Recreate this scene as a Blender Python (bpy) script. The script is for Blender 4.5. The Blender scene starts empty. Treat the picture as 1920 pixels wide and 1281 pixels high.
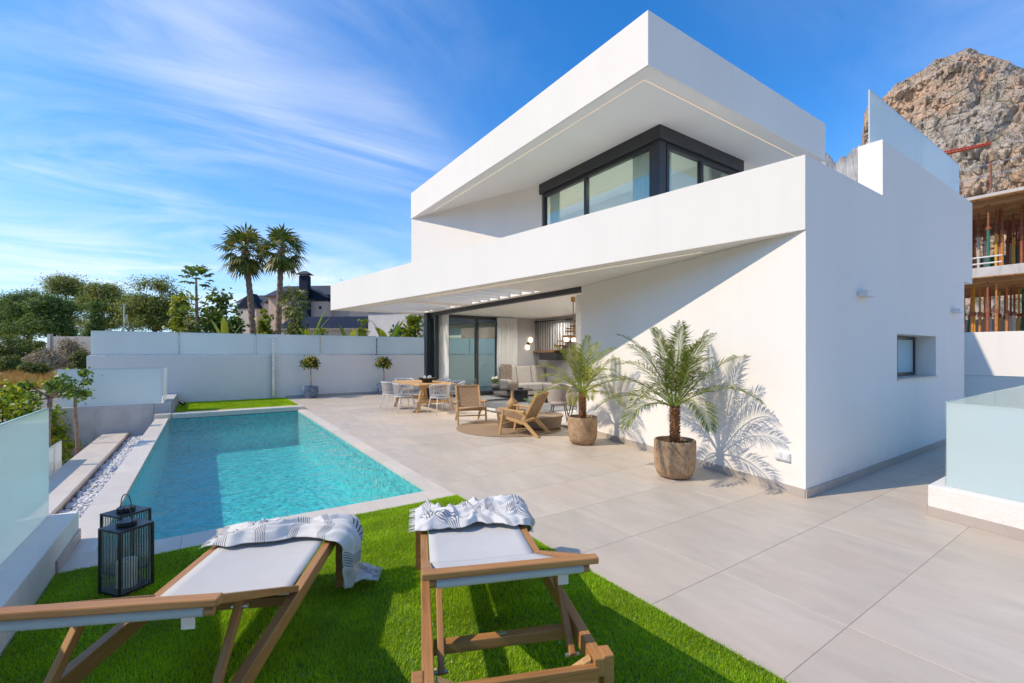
import bpy, math, random
import numpy as np
from mathutils import Vector, Matrix
R = math.radians
random.seed(11)
rng = np.random.default_rng(11)
scene = bpy.context.scene
COL = scene.collection

# ---------------------------------------------------------------- camera, light, exposure
# World: x to the right across the terrace, y along the pool, z up, metres. The camera stands at x=0, y=0.
CAM_H, YAW, FPX, CX, HY = 1.45, R(34.1), 849.5, 960.0, 661.5
cam_d = bpy.data.cameras.new('camera')
cam = bpy.data.objects.new('camera', cam_d)
COL.objects.link(cam)
cam.location = (0, 0, CAM_H)
cam.rotation_euler = (R(90), 0, -YAW)
cam_d.sensor_width = 36
cam_d.lens = FPX / 1920 * 36
cam_d.shift_y = 21 / 1920
cam_d.clip_start = 0.05
cam_d.clip_end = 20000
scene.camera = cam

SUN_EL, SUN_AZ = R(43), R(-72)          # azimuth measured from +y towards +x
sun_d = bpy.data.lights.new('sun', 'SUN')
sun_d.energy = 2.05
sun_d.angle = R(0.55)
sun_d.color = (1.0, 0.85, 0.66)
sun = bpy.data.objects.new('sun', sun_d)
COL.objects.link(sun)
sv = Vector((math.sin(SUN_AZ) * math.cos(SUN_EL), math.cos(SUN_AZ) * math.cos(SUN_EL), math.sin(SUN_EL)))
sun.rotation_euler = sv.to_track_quat('Z', 'Y').to_euler()
sun.location = sv * 60

world = bpy.data.worlds.new('World')
scene.world = world
world.use_nodes = True
wt = world.node_tree
wt.nodes.clear()
def wn(t, **k):
    n = wt.nodes.new(t)
    for a, b in k.items(): setattr(n, a, b)
    return n
def wl(a, b): wt.links.new(a, b)
w_out = wn('ShaderNodeOutputWorld'); w_bg = wn('ShaderNodeBackground')
w_sky = wn('ShaderNodeTexSky', sky_type='NISHITA', sun_disc=False)
w_sky.sun_elevation = SUN_EL; w_sky.sun_rotation = SUN_AZ
w_sky.air_density = 1.0; w_sky.dust_density = 0.3; w_sky.ozone_density = 2.2; w_sky.altitude = 100
w_bg.inputs['Strength'].default_value = 0.15
# thin cirrus over the whole dome: noise on a flat cloud layer, stretched along one wind direction
w_tc = wn('ShaderNodeTexCoord')
w_sep = wn('ShaderNodeSeparateXYZ'); wl(w_tc.outputs['Generated'], w_sep.inputs[0])
w_max = wn('ShaderNodeMath', operation='MAXIMUM'); wl(w_sep.outputs['Z'], w_max.inputs[0]); w_max.inputs[1].default_value = 0.0
w_add = wn('ShaderNodeMath', operation='ADD'); wl(w_max.outputs[0], w_add.inputs[0]); w_add.inputs[1].default_value = 0.12
w_dx = wn('ShaderNodeMath', operation='DIVIDE'); wl(w_sep.outputs['X'], w_dx.inputs[0]); wl(w_add.outputs[0], w_dx.inputs[1])
w_dy = wn('ShaderNodeMath', operation='DIVIDE'); wl(w_sep.outputs['Y'], w_dy.inputs[0]); wl(w_add.outputs[0], w_dy.inputs[1])
w_cmb = wn('ShaderNodeCombineXYZ'); wl(w_dx.outputs[0], w_cmb.inputs[0]); wl(w_dy.outputs[0], w_cmb.inputs[1])
def cloud(loc, sc, nscale, detail, dist, lo, hi):
    m = wn('ShaderNodeMapping'); wl(w_cmb.outputs[0], m.inputs['Vector'])
    m.inputs['Location'].default_value = (*loc, 0); m.inputs['Scale'].default_value = sc
    n = wn('ShaderNodeTexNoise'); wl(m.outputs[0], n.inputs['Vector'])
    n.inputs['Scale'].default_value = nscale; n.inputs['Detail'].default_value = detail
    n.inputs['Roughness'].default_value = 0.60; n.inputs['Distortion'].default_value = dist
    r = wn('ShaderNodeMapRange', interpolation_type='SMOOTHSTEP'); wl(n.outputs['Fac'], r.inputs['Value'])
    r.inputs['From Min'].default_value = lo; r.inputs['From Max'].default_value = hi
    return r.outputs[0]
c_big = cloud((7.7, 21.3), (0.30, 0.45, 1), 0.8, 3, 0.3, 0.35, 0.65)
c_str = cloud((0.0, 0.0), (0.62, 1.15, 1), 1.25, 9, 1.9, 0.24, 0.80)
w_mul = wn('ShaderNodeMapRange'); wl(c_str, w_mul.inputs['Value']); w_mul.inputs['To Min'].default_value = 0.08; w_mul.inputs['To Max'].default_value = 0.85
w_m2 = wn('ShaderNodeMath', operation='MULTIPLY', use_clamp=True); wl(w_mul.outputs[0], w_m2.inputs[0]); wl(c_big, w_m2.inputs[1])
w_hs = wn('ShaderNodeMix', data_type='RGBA', blend_type='MULTIPLY'); w_hs.inputs['Factor'].default_value = 1.0
wl(w_sky.outputs[0], w_hs.inputs['A']); w_hs.inputs['B'].default_value = (0.05, 0.465, 0.82, 1)
w_mix = wn('ShaderNodeMix', data_type='RGBA'); wl(w_m2.outputs[0], w_mix.inputs['Factor'])
wl(w_hs.outputs['Result'], w_mix.inputs['A']); w_mix.inputs['B'].default_value = (4.1, 4.15, 4.15, 1)
w_hz = wn('ShaderNodeMath', operation='MULTIPLY'); wl(w_max.outputs[0], w_hz.inputs[0]); w_hz.inputs[1].default_value = -6.5
w_ex = wn('ShaderNodeMath', operation='EXPONENT'); wl(w_hz.outputs[0], w_ex.inputs[0])
w_ex2 = wn('ShaderNodeMath', operation='MULTIPLY'); wl(w_ex.outputs[0], w_ex2.inputs[0]); w_ex2.inputs[1].default_value = 0.92
w_mh = wn('ShaderNodeMix', data_type='RGBA'); wl(w_ex2.outputs[0], w_mh.inputs['Factor']); wl(w_mix.outputs['Result'], w_mh.inputs['A']); w_mh.inputs['B'].default_value = (3.0, 3.45, 3.8, 1)
wl(w_mh.outputs['Result'], w_bg.inputs['Color']); wl(w_bg.outputs[0], w_out.inputs['Surface'])

scene.view_settings.view_transform = 'Standard'
scene.view_settings.look = 'None'
scene.view_settings.gamma = 1
scene.view_settings.exposure = 0.98
scene.view_settings.use_curve_mapping = False
scene.render.engine = 'CYCLES'
cy = scene.cycles
cy.use_denoising = True
cy.max_bounces = 10; cy.diffuse_bounces = 5; cy.glossy_bounces = 4; cy.transmission_bounces = 6; cy.transparent_max_bounces = 24
cy.caustics_reflective = False; cy.caustics_refractive = False
cy.sample_clamp_indirect = 6

# ---------------------------------------------------------------- helpers
def ground_pt(u, d):
    """world x, y of a thing seen at column u of the survey picture, d metres along the view axis"""
    l = d * (u - CX) / FPX
    return (d * math.sin(YAW) + l * math.cos(YAW), d * math.cos(YAW) - l * math.sin(YAW))
def level(v, d): return CAM_H - (v - HY) * d / FPX
def cam_xy(l, d): return (d * math.sin(YAW) + l * math.cos(YAW), d * math.cos(YAW) - l * math.sin(YAW))

def tag(o, label=None, cat=None, group=None, kind=None):
    if label: o['label'] = label
    if cat: o['category'] = cat
    if group: o['group'] = group
    if kind: o['kind'] = kind
    return o
def thing(name, label=None, cat=None, loc=(0, 0, 0), rz=0, group=None):
    o = bpy.data.objects.new(name, None)
    COL.objects.link(o)
    o.location = loc; o.rotation_euler = (0, 0, rz); o.empty_display_size = 0.1
    return tag(o, label, cat, group)
def copy_tree(o, parent=None):
    c = o.copy(); COL.objects.link(c); c.parent = parent
    for ch in list(o.children): copy_tree(ch, c)
    return c
def dup(o, label, loc, rz=None):
    c = copy_tree(o); c.location = loc
    if rz is not None: c.rotation_euler = (0, 0, rz)
    c['label'] = label
    return c

def fast_mesh(name, V, F, gr=None):
    V = np.asarray(V, dtype=np.float32); F = np.asarray(F, dtype=np.int32)
    me = bpy.data.meshes.new(name)
    m, k = F.shape
    me.vertices.add(len(V)); me.vertices.foreach_set('co', V.ravel())
    me.loops.add(m * k); me.loops.foreach_set('vertex_index', F.ravel())
    me.polygons.add(m); me.polygons.foreach_set('loop_start', np.arange(0, m * k, k, dtype=np.int32))
    if gr is not None:
        a = me.attributes.new('gr', 'FLOAT_VECTOR', 'POINT'); a.data.foreach_set('vector', np.asarray(gr, dtype=np.float32).ravel())
    me.update(calc_edges=True)
    return me
def link(name, me, mat, parent=None, smooth=False, loc=None, rz=None):
    o = bpy.data.objects.new(name, me); COL.objects.link(o)
    if mat is not None and not me.materials: me.materials.append(mat)
    if smooth: me.polygons.foreach_set('use_smooth', np.ones(len(me.polygons), dtype=bool))
    if parent is not None: o.parent = parent
    if loc is not None: o.location = loc
    if rz is not None: o.rotation_euler = (0, 0, rz)
    return o

class MB:
    def __init__(s): s.v = []; s.f = []; s.g = []
    def add(s, vs, fs, gr=None):
        n = len(s.v); s.v += [tuple(p) for p in vs]
        s.f += [tuple(i + n for i in f) for f in fs]
        s.g += [tuple(p) for p in (gr if gr is not None else vs)]
        return s
    def box(s, x0, x1, y0, y1, z0, z1):
        vs = [(x0, y0, z0), (x1, y0, z0), (x1, y1, z0), (x0, y1, z0), (x0, y0, z1), (x1, y0, z1), (x1, y1, z1), (x0, y1, z1)]
        return s.add(vs, [(0, 3, 2, 1), (4, 5, 6, 7), (0, 1, 5, 4), (1, 2, 6, 5), (2, 3, 7, 6), (3, 0, 4, 7)])
    def bar(s, p, q, w, h, up=(0, 0, 1), taper=1.0):
        p, q, up = Vector(p), Vector(q), Vector(up)
        a = (q - p); L = a.length; a = a / L
        side = a.cross(up)
        if side.length < 1e-4: side = a.cross(Vector((1, 0, 0)))
        side.normalize(); u2 = side.cross(a)
        vs, gr = [], []
        o = (random.random() * 9, random.random() * 9)
        for e, (c, k) in enumerate(((p, 1.0), (q, taper))):
            for i, j in ((-1, -1), (1, -1), (1, 1), (-1, 1)):
                vs.append(c + side * (i * w * k / 2) + u2 * (j * h * k / 2)); gr.append((e * L + o[0], i * w / 2 + o[1], j * h / 2))
        return s.add(vs, [(3, 2, 1, 0), (4, 5, 6, 7), (0, 1, 5, 4), (1, 2, 6, 5), (2, 3, 7, 6), (3, 0, 4, 7)], gr)
    def tube(s, pts, r, n=8, caps=True):
        pts = [Vector(p) for p in pts]; m = len(pts)
        rs = r if isinstance(r, (list, tuple)) else [r] * m
        vs, gr, fs = [], [], []
        t0 = (pts[1] - pts[0]).normalized()
        ref = Vector((0, 0, 1)) if abs(t0.z) < 0.9 else Vector((1, 0, 0))
        nx = t0.cross(ref).normalized(); L = 0
        for i, p in enumerate(pts):
            t = (pts[min(i + 1, m - 1)] - pts[max(i - 1, 0)]).normalized()
            nx = (nx - t * nx.dot(t)).normalized(); ny = t.cross(nx)
            if i: L += (p - pts[i - 1]).length
            for k in range(n):
                a = 2 * math.pi * k / n
                vs.append(p + (nx * math.cos(a) + ny * math.sin(a)) * rs[i]); gr.append((L, math.cos(a) * rs[i], math.sin(a) * rs[i]))
        for i in range(m - 1):
            for k in range(n):
                fs.append((i * n + k, i * n + (k + 1) % n, (i + 1) * n + (k + 1) % n, (i + 1) * n + k))
        if caps: fs.append(tuple(reversed(range(n)))); fs.append(tuple(range((m - 1) * n, m * n)))
        return s.add(vs, fs, gr)
    def lathe(s, prof, n=24, c=(0, 0, 0)):
        vs, fs = [], []
        for r, z in prof:
            for k in range(n):
                a = 2 * math.pi * k / n
                vs.append((c[0] + r * math.cos(a), c[1] + r * math.sin(a), c[2] + z))
        for i in range(len(prof) - 1):
            for k in range(n):
                fs.append((i * n + k, i * n + (k + 1) % n, (i + 1) * n + (k + 1) % n, (i + 1) * n + k))
        if prof[0][0] > 1e-5: fs.append(tuple(reversed(range(n))))
        if prof[-1][0] > 1e-5: fs.append(tuple(range((len(prof) - 1) * n, len(prof) * n)))
        return s.add(vs, fs)
    def prism(s, poly, z0, z1):
        n = len(poly)
        ar = sum(poly[i][0] * poly[(i + 1) % n][1] - poly[(i + 1) % n][0] * poly[i][1] for i in range(n))
        if ar < 0: poly = poly[::-1]
        vs = [(x, y, z0) for x, y in poly] + [(x, y, z1) for x, y in poly]
        return s.add(vs, [tuple(reversed(range(n))), tuple(range(n, 2 * n))] + [(i, (i + 1) % n, n + (i + 1) % n, n + i) for i in range(n)])
    def extrude(s, pts, vec):
        pts = [Vector(p) for p in pts]; vec = Vector(vec); n = len(pts)
        nrm = Vector((0, 0, 0))
        for i in range(n): nrm += pts[i].cross(pts[(i + 1) % n])
        if nrm.dot(vec) < 0: pts = pts[::-1]
        vs = pts + [p + vec for p in pts]
        return s.add(vs, [tuple(reversed(range(n))), tuple(range(n, 2 * n))] + [(i, (i + 1) % n, n + (i + 1) % n, n + i) for i in range(n)])
    def quad(s, a, b, c, d): return s.add([a, b, c, d], [(0, 1, 2, 3)])
    def grid(s, P, gr=None, wrap=False):
        h, w = P.shape[0], P.shape[1]
        fs = []
        for i in range(h - 1):
            for j in range(w if wrap else w - 1):
                j2 = (j + 1) % w
                fs.append((i * w + j, i * w + j2, (i + 1) * w + j2, (i + 1) * w + j))
        return s.add(P.reshape(-1, 3).tolist(), fs, None if gr is None else gr.reshape(-1, 3).tolist())
    def build(s, name, mat, parent=None, smooth=False, bevel=0, loc=None, rz=None, label=None, cat=None, group=None, kind=None, solid=0, auto=False):
        me = bpy.data.meshes.new(name)
        me.from_pydata(s.v, [], s.f)
        a = me.attributes.new('gr', 'FLOAT_VECTOR', 'POINT'); a.data.foreach_set('vector', np.asarray(s.g, dtype=np.float32).ravel())
        me.update()
        o = link(name, me, mat, parent, smooth, loc, rz)
        if auto: me.set_sharp_from_angle(angle=R(38))
        if solid:
            m = o.modifiers.new('thick', 'SOLIDIFY'); m.thickness = solid; m.offset = 0
        if bevel:
            m = o.modifiers.new('edge', 'BEVEL'); m.width = bevel; m.segments = 2; m.limit_method = 'ANGLE'; m.angle_limit = R(40)
        return tag(o, label, cat, group, kind)

# ---------------------------------------------------------------- materials
MATS = {}
class NT:
    def __init__(s, name):
        s.m = bpy.data.materials.new(name); s.m.use_nodes = True; s.t = s.m.node_tree; s.t.nodes.clear()
        s.out = s.n('ShaderNodeOutputMaterial')
    def n(s, t, ins=None, **k):
        x = s.t.nodes.new(t)
        for a, b in k.items(): setattr(x, a, b)
        for a, b in (ins or {}).items():
            if isinstance(b, bpy.types.NodeSocket): s.t.links.new(b, x.inputs[a])
            else: x.inputs[a].default_value = b
        return x
    def coord(s, kind):
        if kind == 'pos': return s.n('ShaderNodeNewGeometry').outputs['Position']
        if kind == 'gr': return s.n('ShaderNodeAttribute', attribute_name='gr').outputs['Vector']
        tc = s.n('ShaderNodeTexCoord').outputs['Object']
        oi = s.n('ShaderNodeObjectInfo').outputs['Random']
        mu = s.n('ShaderNodeMath', {0: oi, 1: 37.0}, operation='MULTIPLY').outputs[0]
        cb = s.n('ShaderNodeCombineXYZ', {0: mu, 1: mu}).outputs[0]
        return s.n('ShaderNodeVectorMath', {0: tc, 1: cb}, operation='ADD').outputs[0]
    def noise(s, vec, scale, detail=4, rough=0.55, dist=0.0, stretch=None, rot=None):
        if stretch or rot:
            mp = s.n('ShaderNodeMapping', {'Vector': vec, 'Scale': stretch or (1, 1, 1), 'Rotation': rot or (0, 0, 0)}); vec = mp.outputs[0]
        return s.n('ShaderNodeTexNoise', {'Vector': vec, 'Scale': scale, 'Detail': detail, 'Roughness': rough, 'Distortion': dist}).outputs['Fac']
    def ramp(s, fac, stops, interp='LINEAR'):
        x = s.n('ShaderNodeValToRGB', {'Fac': fac}); cr = x.color_ramp; cr.interpolation = interp
        while len(cr.elements) > 1: cr.elements.remove(cr.elements[-1])
        cr.elements[0].position = stops[0][0]; cr.elements[0].color = (*stops[0][1], 1)
        for p, c in stops[1:]:
            e = cr.elements.new(p); e.color = (*c, 1)
        return x.outputs['Color']
    def rng(s, v, a, b, c=0.0, d=1.0, smooth=False):
        return s.n('ShaderNodeMapRange', {'Value': v, 'From Min': a, 'From Max': b, 'To Min': c, 'To Max': d}, interpolation_type='SMOOTHSTEP' if smooth else 'LINEAR').outputs[0]
    def mix(s, f, a, b, blend='MIX'):
        def c(x): return x if isinstance(x, bpy.types.NodeSocket) else (*x, 1)
        return s.n('ShaderNodeMix', {'Factor': f, 'A': c(a), 'B': c(b)}, data_type='RGBA', blend_type=blend).outputs['Result']
    def math(s, op, a, b=0.0): return s.n('ShaderNodeMath', {0: a, 1: b}, operation=op).outputs[0]
    def bump(s, h, strength=0.3, dist=0.01, normal=None):
        ins = {'Height': h, 'Strength': strength, 'Distance': dist}
        if normal is not None: ins['Normal'] = normal
        return s.n('ShaderNodeBump', ins).outputs[0]
    def bsdf(s, color, rough=0.5, normal=None, **k):
        ins = {'Base Color': color if isinstance(color, bpy.types.NodeSocket) else (*color, 1), 'Roughness': rough}
        if normal is not None: ins['Normal'] = normal
        for a, b in k.items(): ins[a.replace('_', ' ')] = b
        return s.n('ShaderNodeBsdfPrincipled', ins)
    def done(s, sh, key=None):
        s.t.links.new(sh.outputs[0] if not isinstance(sh, bpy.types.NodeSocket) else sh, s.out.inputs['Surface'])
        return s.m

def plain(name, col, rough=0.5, var=0.12, vscale=6, bump=0.0, bscale=60, coord='obj', **k):
    t = NT(name); v = t.coord(coord)
    nz = t.noise(v, vscale, 5)
    c = t.mix(t.rng(nz, 0.3, 0.7), tuple(x * (1 - var) for x in col), tuple(min(1, x * (1 + var)) for x in col))
    nr = t.bump(t.noise(v, bscale, 3), bump, 0.004) if bump else None
    rr = t.rng(t.noise(v, vscale * 2.3, 3), 0.3, 0.7, max(0.02, rough - 0.07), min(1, rough + 0.07))
    return t.done(t.bsdf(c, rr, nr, **k))

def stucco_mat(name, col=(0.80, 0.80, 0.79), strength=0.3):
    t = NT(name); p = t.coord('pos')
    fine = t.noise(p, 130, 3, 0.6); mid = t.noise(p, 45, 2)
    h = t.math('ADD', fine, t.math('MULTIPLY', mid, 0.8))
    st = t.noise(p, 0.9, 5, 0.6, stretch=(1, 1, 0.25))
    c = t.mix(t.rng(st, 0.35, 0.7), tuple(x * 0.955 for x in col), col)
    rain = t.noise(p, 5.5, 6, 0.65, 0.2, stretch=(1, 1, 0.06))
    c = t.mix(t.rng(rain, 0.55, 0.8, 0, 0.08), c, (0.52, 0.50, 0.46))
    zz = t.n('ShaderNodeSeparateXYZ', {0: p}).outputs[2]
    dust = t.math('MULTIPLY', t.rng(zz, 0.05, 0.45, 1, 0), t.rng(t.noise(p, 6, 5, 0.7), 0.42, 0.7))
    c = t.mix(t.math('MULTIPLY', dust, 0.22), c, (0.50, 0.44, 0.37))
    wav = t.bump(t.noise(p, 1.6, 3), 0.10, 0.05)
    return t.done(t.bsdf(c, 0.85, t.bump(h, strength, 0.006, wav), Specular_IOR_Level=0.25))
def tile_mat(name, col, amp=0.10, rough=0.45):
    t = NT(name); p = t.coord('pos')
    oi = t.n('ShaderNodeObjectInfo').outputs['Random']
    off = t.n('ShaderNodeCombineXYZ', {0: t.math('MULTIPLY', oi, 31.0), 1: t.math('MULTIPLY', oi, 17.0)}).outputs[0]
    pv = t.n('ShaderNodeVectorMath', {0: p, 1: off}, operation='ADD').outputs[0]
    streak = t.noise(pv, 2.2, 7, 0.62, 0.6, stretch=(2.6, 0.8, 1), rot=(0, 0, R(35)))
    cloudn = t.noise(pv, 0.8, 4, 0.5, 0.5)
    grain = t.noise(pv, 90, 3, 0.7)
    warm = tuple((col[0] * 1.03, col[1] * 0.93, col[2] * 0.85)); lt = tuple(min(1, x * 1.10) for x in col)
    c = t.mix(t.rng(streak, 0.32, 0.68), tuple(x * (1 - amp) for x in col), lt)
    c = t.mix(t.rng(cloudn, 0.45, 0.75, 0, 0.55), c, warm)
    c = t.mix(t.rng(grain, 0.3, 0.75, 0, 0.16), c, tuple(x * 0.55 for x in col))
    # per-piece tone
    tone = t.rng(oi, 0, 1, 0.935, 1.04)
    c = t.n('ShaderNodeHueSaturation', {'Color': c, 'Value': tone}).outputs[0]
    rr = t.rng(cloudn, 0.3, 0.7, rough - 0.08, rough + 0.1)
    return t.done(t.bsdf(c, rr, t.bump(t.math('ADD', grain, streak), 0.08, 0.004), Specular_IOR_Level=0.35))
def wood_mat(name, dark, light, rough=0.5, scale=1.0):
    t = NT(name); g = t.coord('gr')
    oi = t.n('ShaderNodeObjectInfo').outputs['Random']
    g = t.n('ShaderNodeVectorMath', {0: g, 1: t.n('ShaderNodeCombineXYZ', {0: t.math('MULTIPLY', oi, 23.0), 1: t.math('MULTIPLY', oi, 11.0)}).outputs[0]}, operation='ADD').outputs[0]
    w = t.noise(g, 24 * scale, 6, 0.6, 1.2, stretch=(0.10, 1.6, 1.6))
    fib = t.noise(g, 160 * scale, 3, 0.6, 0.0, stretch=(0.05, 1.5, 1.5))
    blot = t.noise(g, 3.0, 3, 0.5, stretch=(0.4, 1, 1))
    c = t.mix(t.rng(w, 0.3, 0.72), dark, light)
    c = t.mix(t.rng(fib, 0.45, 0.75, 0, 0.35), c, tuple(x * 0.5 for x in dark))
    c = t.mix(t.rng(blot, 0.35, 0.7, 0, 0.4), c, tuple(x * 1.12 for x in light))
    return t.done(t.bsdf(c, t.rng(w, 0.3, 0.7, rough, rough + 0.15), t.bump(t.math('ADD', w, fib), 0.12, 0.002), Specular_IOR_Level=0.4))
def leaf_mat(name, cols, rough=0.45, trans=0.35, spread=1.0):
    t = NT(name)
    rnd = t.n('ShaderNodeNewGeometry').outputs['Random Per Island']
    n = len(cols)
    c = t.ramp(rnd, [(i / max(1, n - 1), cols[i]) for i in range(n)])
    p = t.noise(t.coord('obj'), 1.3, 3)
    c = t.n('ShaderNodeHueSaturation', {'Color': c, 'Value': t.rng(p, 0.3, 0.7, 0.72, 1.25)}).outputs[0]
    b = t.bsdf(c, rough, Specular_IOR_Level=0.35)
    tl = t.n('ShaderNodeBsdfTranslucent', {'Color': t.n('ShaderNodeHueSaturation', {'Color': c, 'Saturation': 1.15, 'Value': 1.5}).outputs[0]})
    return t.done(t.n('ShaderNodeMixShader', {0: trans, 1: b.outputs[0], 2: tl.outputs[0]}))
def frosted_mat(name, col=(0.79, 0.85, 0.84), trans=0.42):
    t = NT(name); p = t.coord('pos')
    nz = t.noise(p, 0.7, 4, 0.5, stretch=(1, 1, 0.6))
    c = t.mix(t.rng(nz, 0.3, 0.7), tuple(x * 0.95 for x in col), tuple(min(1, x * 1.04) for x in col))
    b = t.bsdf(c, 0.06, Specular_IOR_Level=0.55)
    tl = t.n('ShaderNodeBsdfTranslucent', {'Color': c})
    return t.done(t.n('ShaderNodeMixShader', {0: trans, 1: b.outputs[0], 2: tl.outputs[0]}))
def clear_glass(name, tint=(0.86, 0.95, 0.93), boost=1.0):
    t = NT(name)
    bf = t.n('ShaderNodeNewGeometry').outputs['Backfacing']           # a thin pane reflects alike on both faces
    fr = t.n('ShaderNodeFresnel', {'IOR': t.rng(bf, 0, 1, 1.52, 1 / 1.52)}).outputs[0]
    fr = t.math('MINIMUM', t.math('MULTIPLY', fr, boost), 1.0)
    tr = t.n('ShaderNodeBsdfTransparent', {'Color': (*tint, 1)}); gl = t.n('ShaderNodeBsdfGlossy', {'Roughness': 0.01, 'Color': (1, 1, 1, 1)})
    return t.done(t.n('ShaderNodeMixShader', {0: fr, 1: tr.outputs[0], 2: gl.outputs[0]}))
def emit_mat(name, col, strength):
    t = NT(name); return t.done(t.n('ShaderNodeEmission', {'Color': (*col, 1), 'Strength': strength}))
def cloth_mat(name, col, bscale=900, var=0.06, trans=0.0, rough=0.9):
    t = NT(name); p = t.coord('obj')
    w1 = t.n('ShaderNodeTexWave', {'Vector': p, 'Scale': bscale * 0.3, 'Distortion': 0.4}, bands_direction='X').outputs['Fac']
    w2 = t.n('ShaderNodeTexWave', {'Vector': p, 'Scale': bscale * 0.3, 'Distortion': 0.4}, bands_direction='Y').outputs['Fac']
    nz = t.noise(p, 7, 5)
    c = t.mix(t.rng(nz, 0.3, 0.7), tuple(x * (1 - var) for x in col), tuple(min(1, x * (1 + var)) for x in col))
    b = t.bsdf(c, rough, t.bump(t.math('ADD', w1, w2), 0.12, 0.001), Sheen_Weight=0.15, Specular_IOR_Level=0.2)
    if not trans: return t.done(b)
    tl = t.n('ShaderNodeBsdfTranslucent', {'Color': c})
    return t.done(t.n('ShaderNodeMixShader', {0: trans, 1: b.outputs[0], 2: tl.outputs[0]}))

STUCCO = stucco_mat('white_stucco', (0.85, 0.81, 0.755))
STUCCO_ROUGH = stucco_mat('coarse_white_stucco', (0.83, 0.79, 0.735), 0.8)
CEIL = plain('white_ceiling_paint', (0.82, 0.805, 0.775), 0.9, 0.02, 1.2, 0.1, 80, 'pos')
INWALL = plain('grey_interior_plaster', (0.44, 0.44, 0.45), 0.85, 0.05, 1.5, 0.1, 60, 'pos')
TILE = tile_mat('beige_porcelain_tile', (0.56, 0.485, 0.395))
TILE_IN = tile_mat('grey_indoor_tile', (0.52, 0.49, 0.46), 0.08, 0.35)
COPING = tile_mat('pale_coping_stone', (0.66, 0.585, 0.49), 0.06)
SKIRT = tile_mat('skirting_stone', (0.47, 0.41, 0.36), 0.08)
GROUT = plain('grout', (0.40, 0.34, 0.275), 0.95, 0.1, 20, coord='pos')
FRAME = plain('anthracite_aluminium', (0.030, 0.032, 0.036), 0.4, 0.08, 3, coord='pos')
STEEL = plain('brushed_steel', (0.55, 0.56, 0.57), 0.28, 0.06, 8, Metallic=1.0)
FROST = frosted_mat('frosted_glass')
FROST_NEAR = frosted_mat('frosted_glass_near', (0.73, 0.83, 0.825), 0.45)
GLASS = clear_glass('clear_glass')
WINGLASS = clear_glass('window_glass', (0.88, 0.97, 0.935), 1.5)
LEDM = emit_mat('warm_led', (1.0, 0.80, 0.60), 0.38)

# ---------------------------------------------------------------- the setting: terrain, terrace, pool
def np_noise(x, y, seed=0):
    """smooth value noise on numpy arrays, 0..1"""
    xi = np.floor(x).astype(np.int64); yi = np.floor(y).astype(np.int64); xf = x - xi; yf = y - yi
    def h(a, b):
        n = (a * 374761393 + b * 668265263 + seed * 982451653) & 0xffffffff
        n = ((n ^ (n >> 13)) * 1274126177) & 0xffffffff
        return ((n ^ (n >> 16)) & 0xffff) / 65535.0
    u = xf * xf * (3 - 2 * xf); v = yf * yf * (3 - 2 * yf)
    return (h(xi, yi) * (1 - u) + h(xi + 1, yi) * u) * (1 - v) + (h(xi, yi + 1) * (1 - u) + h(xi + 1, yi + 1) * u) * v
def fbm(x, y, oct=5, seed=0, gain=0.5, ridge=False):
    s = 0; a = 1; t = 0
    for i in range(oct):
        n = np_noise(x * 2 ** i, y * 2 ** i, seed + i * 13)
        if ridge: n = 1 - np.abs(2 * n - 1)
        s = s + a * n; t += a; a *= gain
    return s / t

t = NT('dry_ground'); p = t.coord('pos')
c = t.mix(t.rng(t.noise(p, 0.12, 6), 0.4, 0.6), (0.34, 0.27, 0.19), (0.20, 0.19, 0.11))
c = t.mix(t.rng(t.noise(p, 2.5, 5), 0.35, 0.7, 0, 0.6), c, (0.42, 0.35, 0.26))
GROUND = t.done(t.bsdf(c, 0.95, t.bump(t.noise(p, 8, 5), 0.6, 0.05)))
ASPHALT = plain('asphalt', (0.21, 0.195, 0.18), 0.9, 0.15, 3, 0.4, 70, 'pos')

GZ = -1.6
mb = MB(); n = 40
xs = np.concatenate([np.linspace(-9000, -150, 8), np.linspace(-120, 160, 60), np.linspace(200, 9000, 10)])
ys = np.concatenate([np.linspace(-9000, -100, 8), np.linspace(-60, 160, 50), np.linspace(200, 9000, 10)])
X, Y = np.meshgrid(xs, ys)
Z = GZ + np.where((np.abs(X) < 140) & (Y > 30) & (Y < 160), (fbm(X / 14, Y / 14, 3, 3) - 0.5) * 1.2, 0) * np.clip((Y - 30) / 20, 0, 1) * np.clip((160 - Y) / 20, 0, 1)
mb.grid(np.stack([X, Y, Z], -1))
mb.build('ground', GROUND, smooth=True, kind='structure')
# asphalt lane beyond the pool side wall
mb = MB(); P = []
for s in np.linspace(0, 1, 30):
    x = -16 + 26 * s - 4 * s * s; y = 24 + 26 * s + 3 * math.sin(s * 3)
    nx, ny = -0.75, 0.66
    P.append([(x - nx * 3.0, y - ny * 3.0, GZ + 0.08), (x + nx * 3.0, y + ny * 3.0, GZ + 0.08)])
mb.grid(np.array(P)); mb.build('road', ASPHALT, kind='structure')

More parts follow.
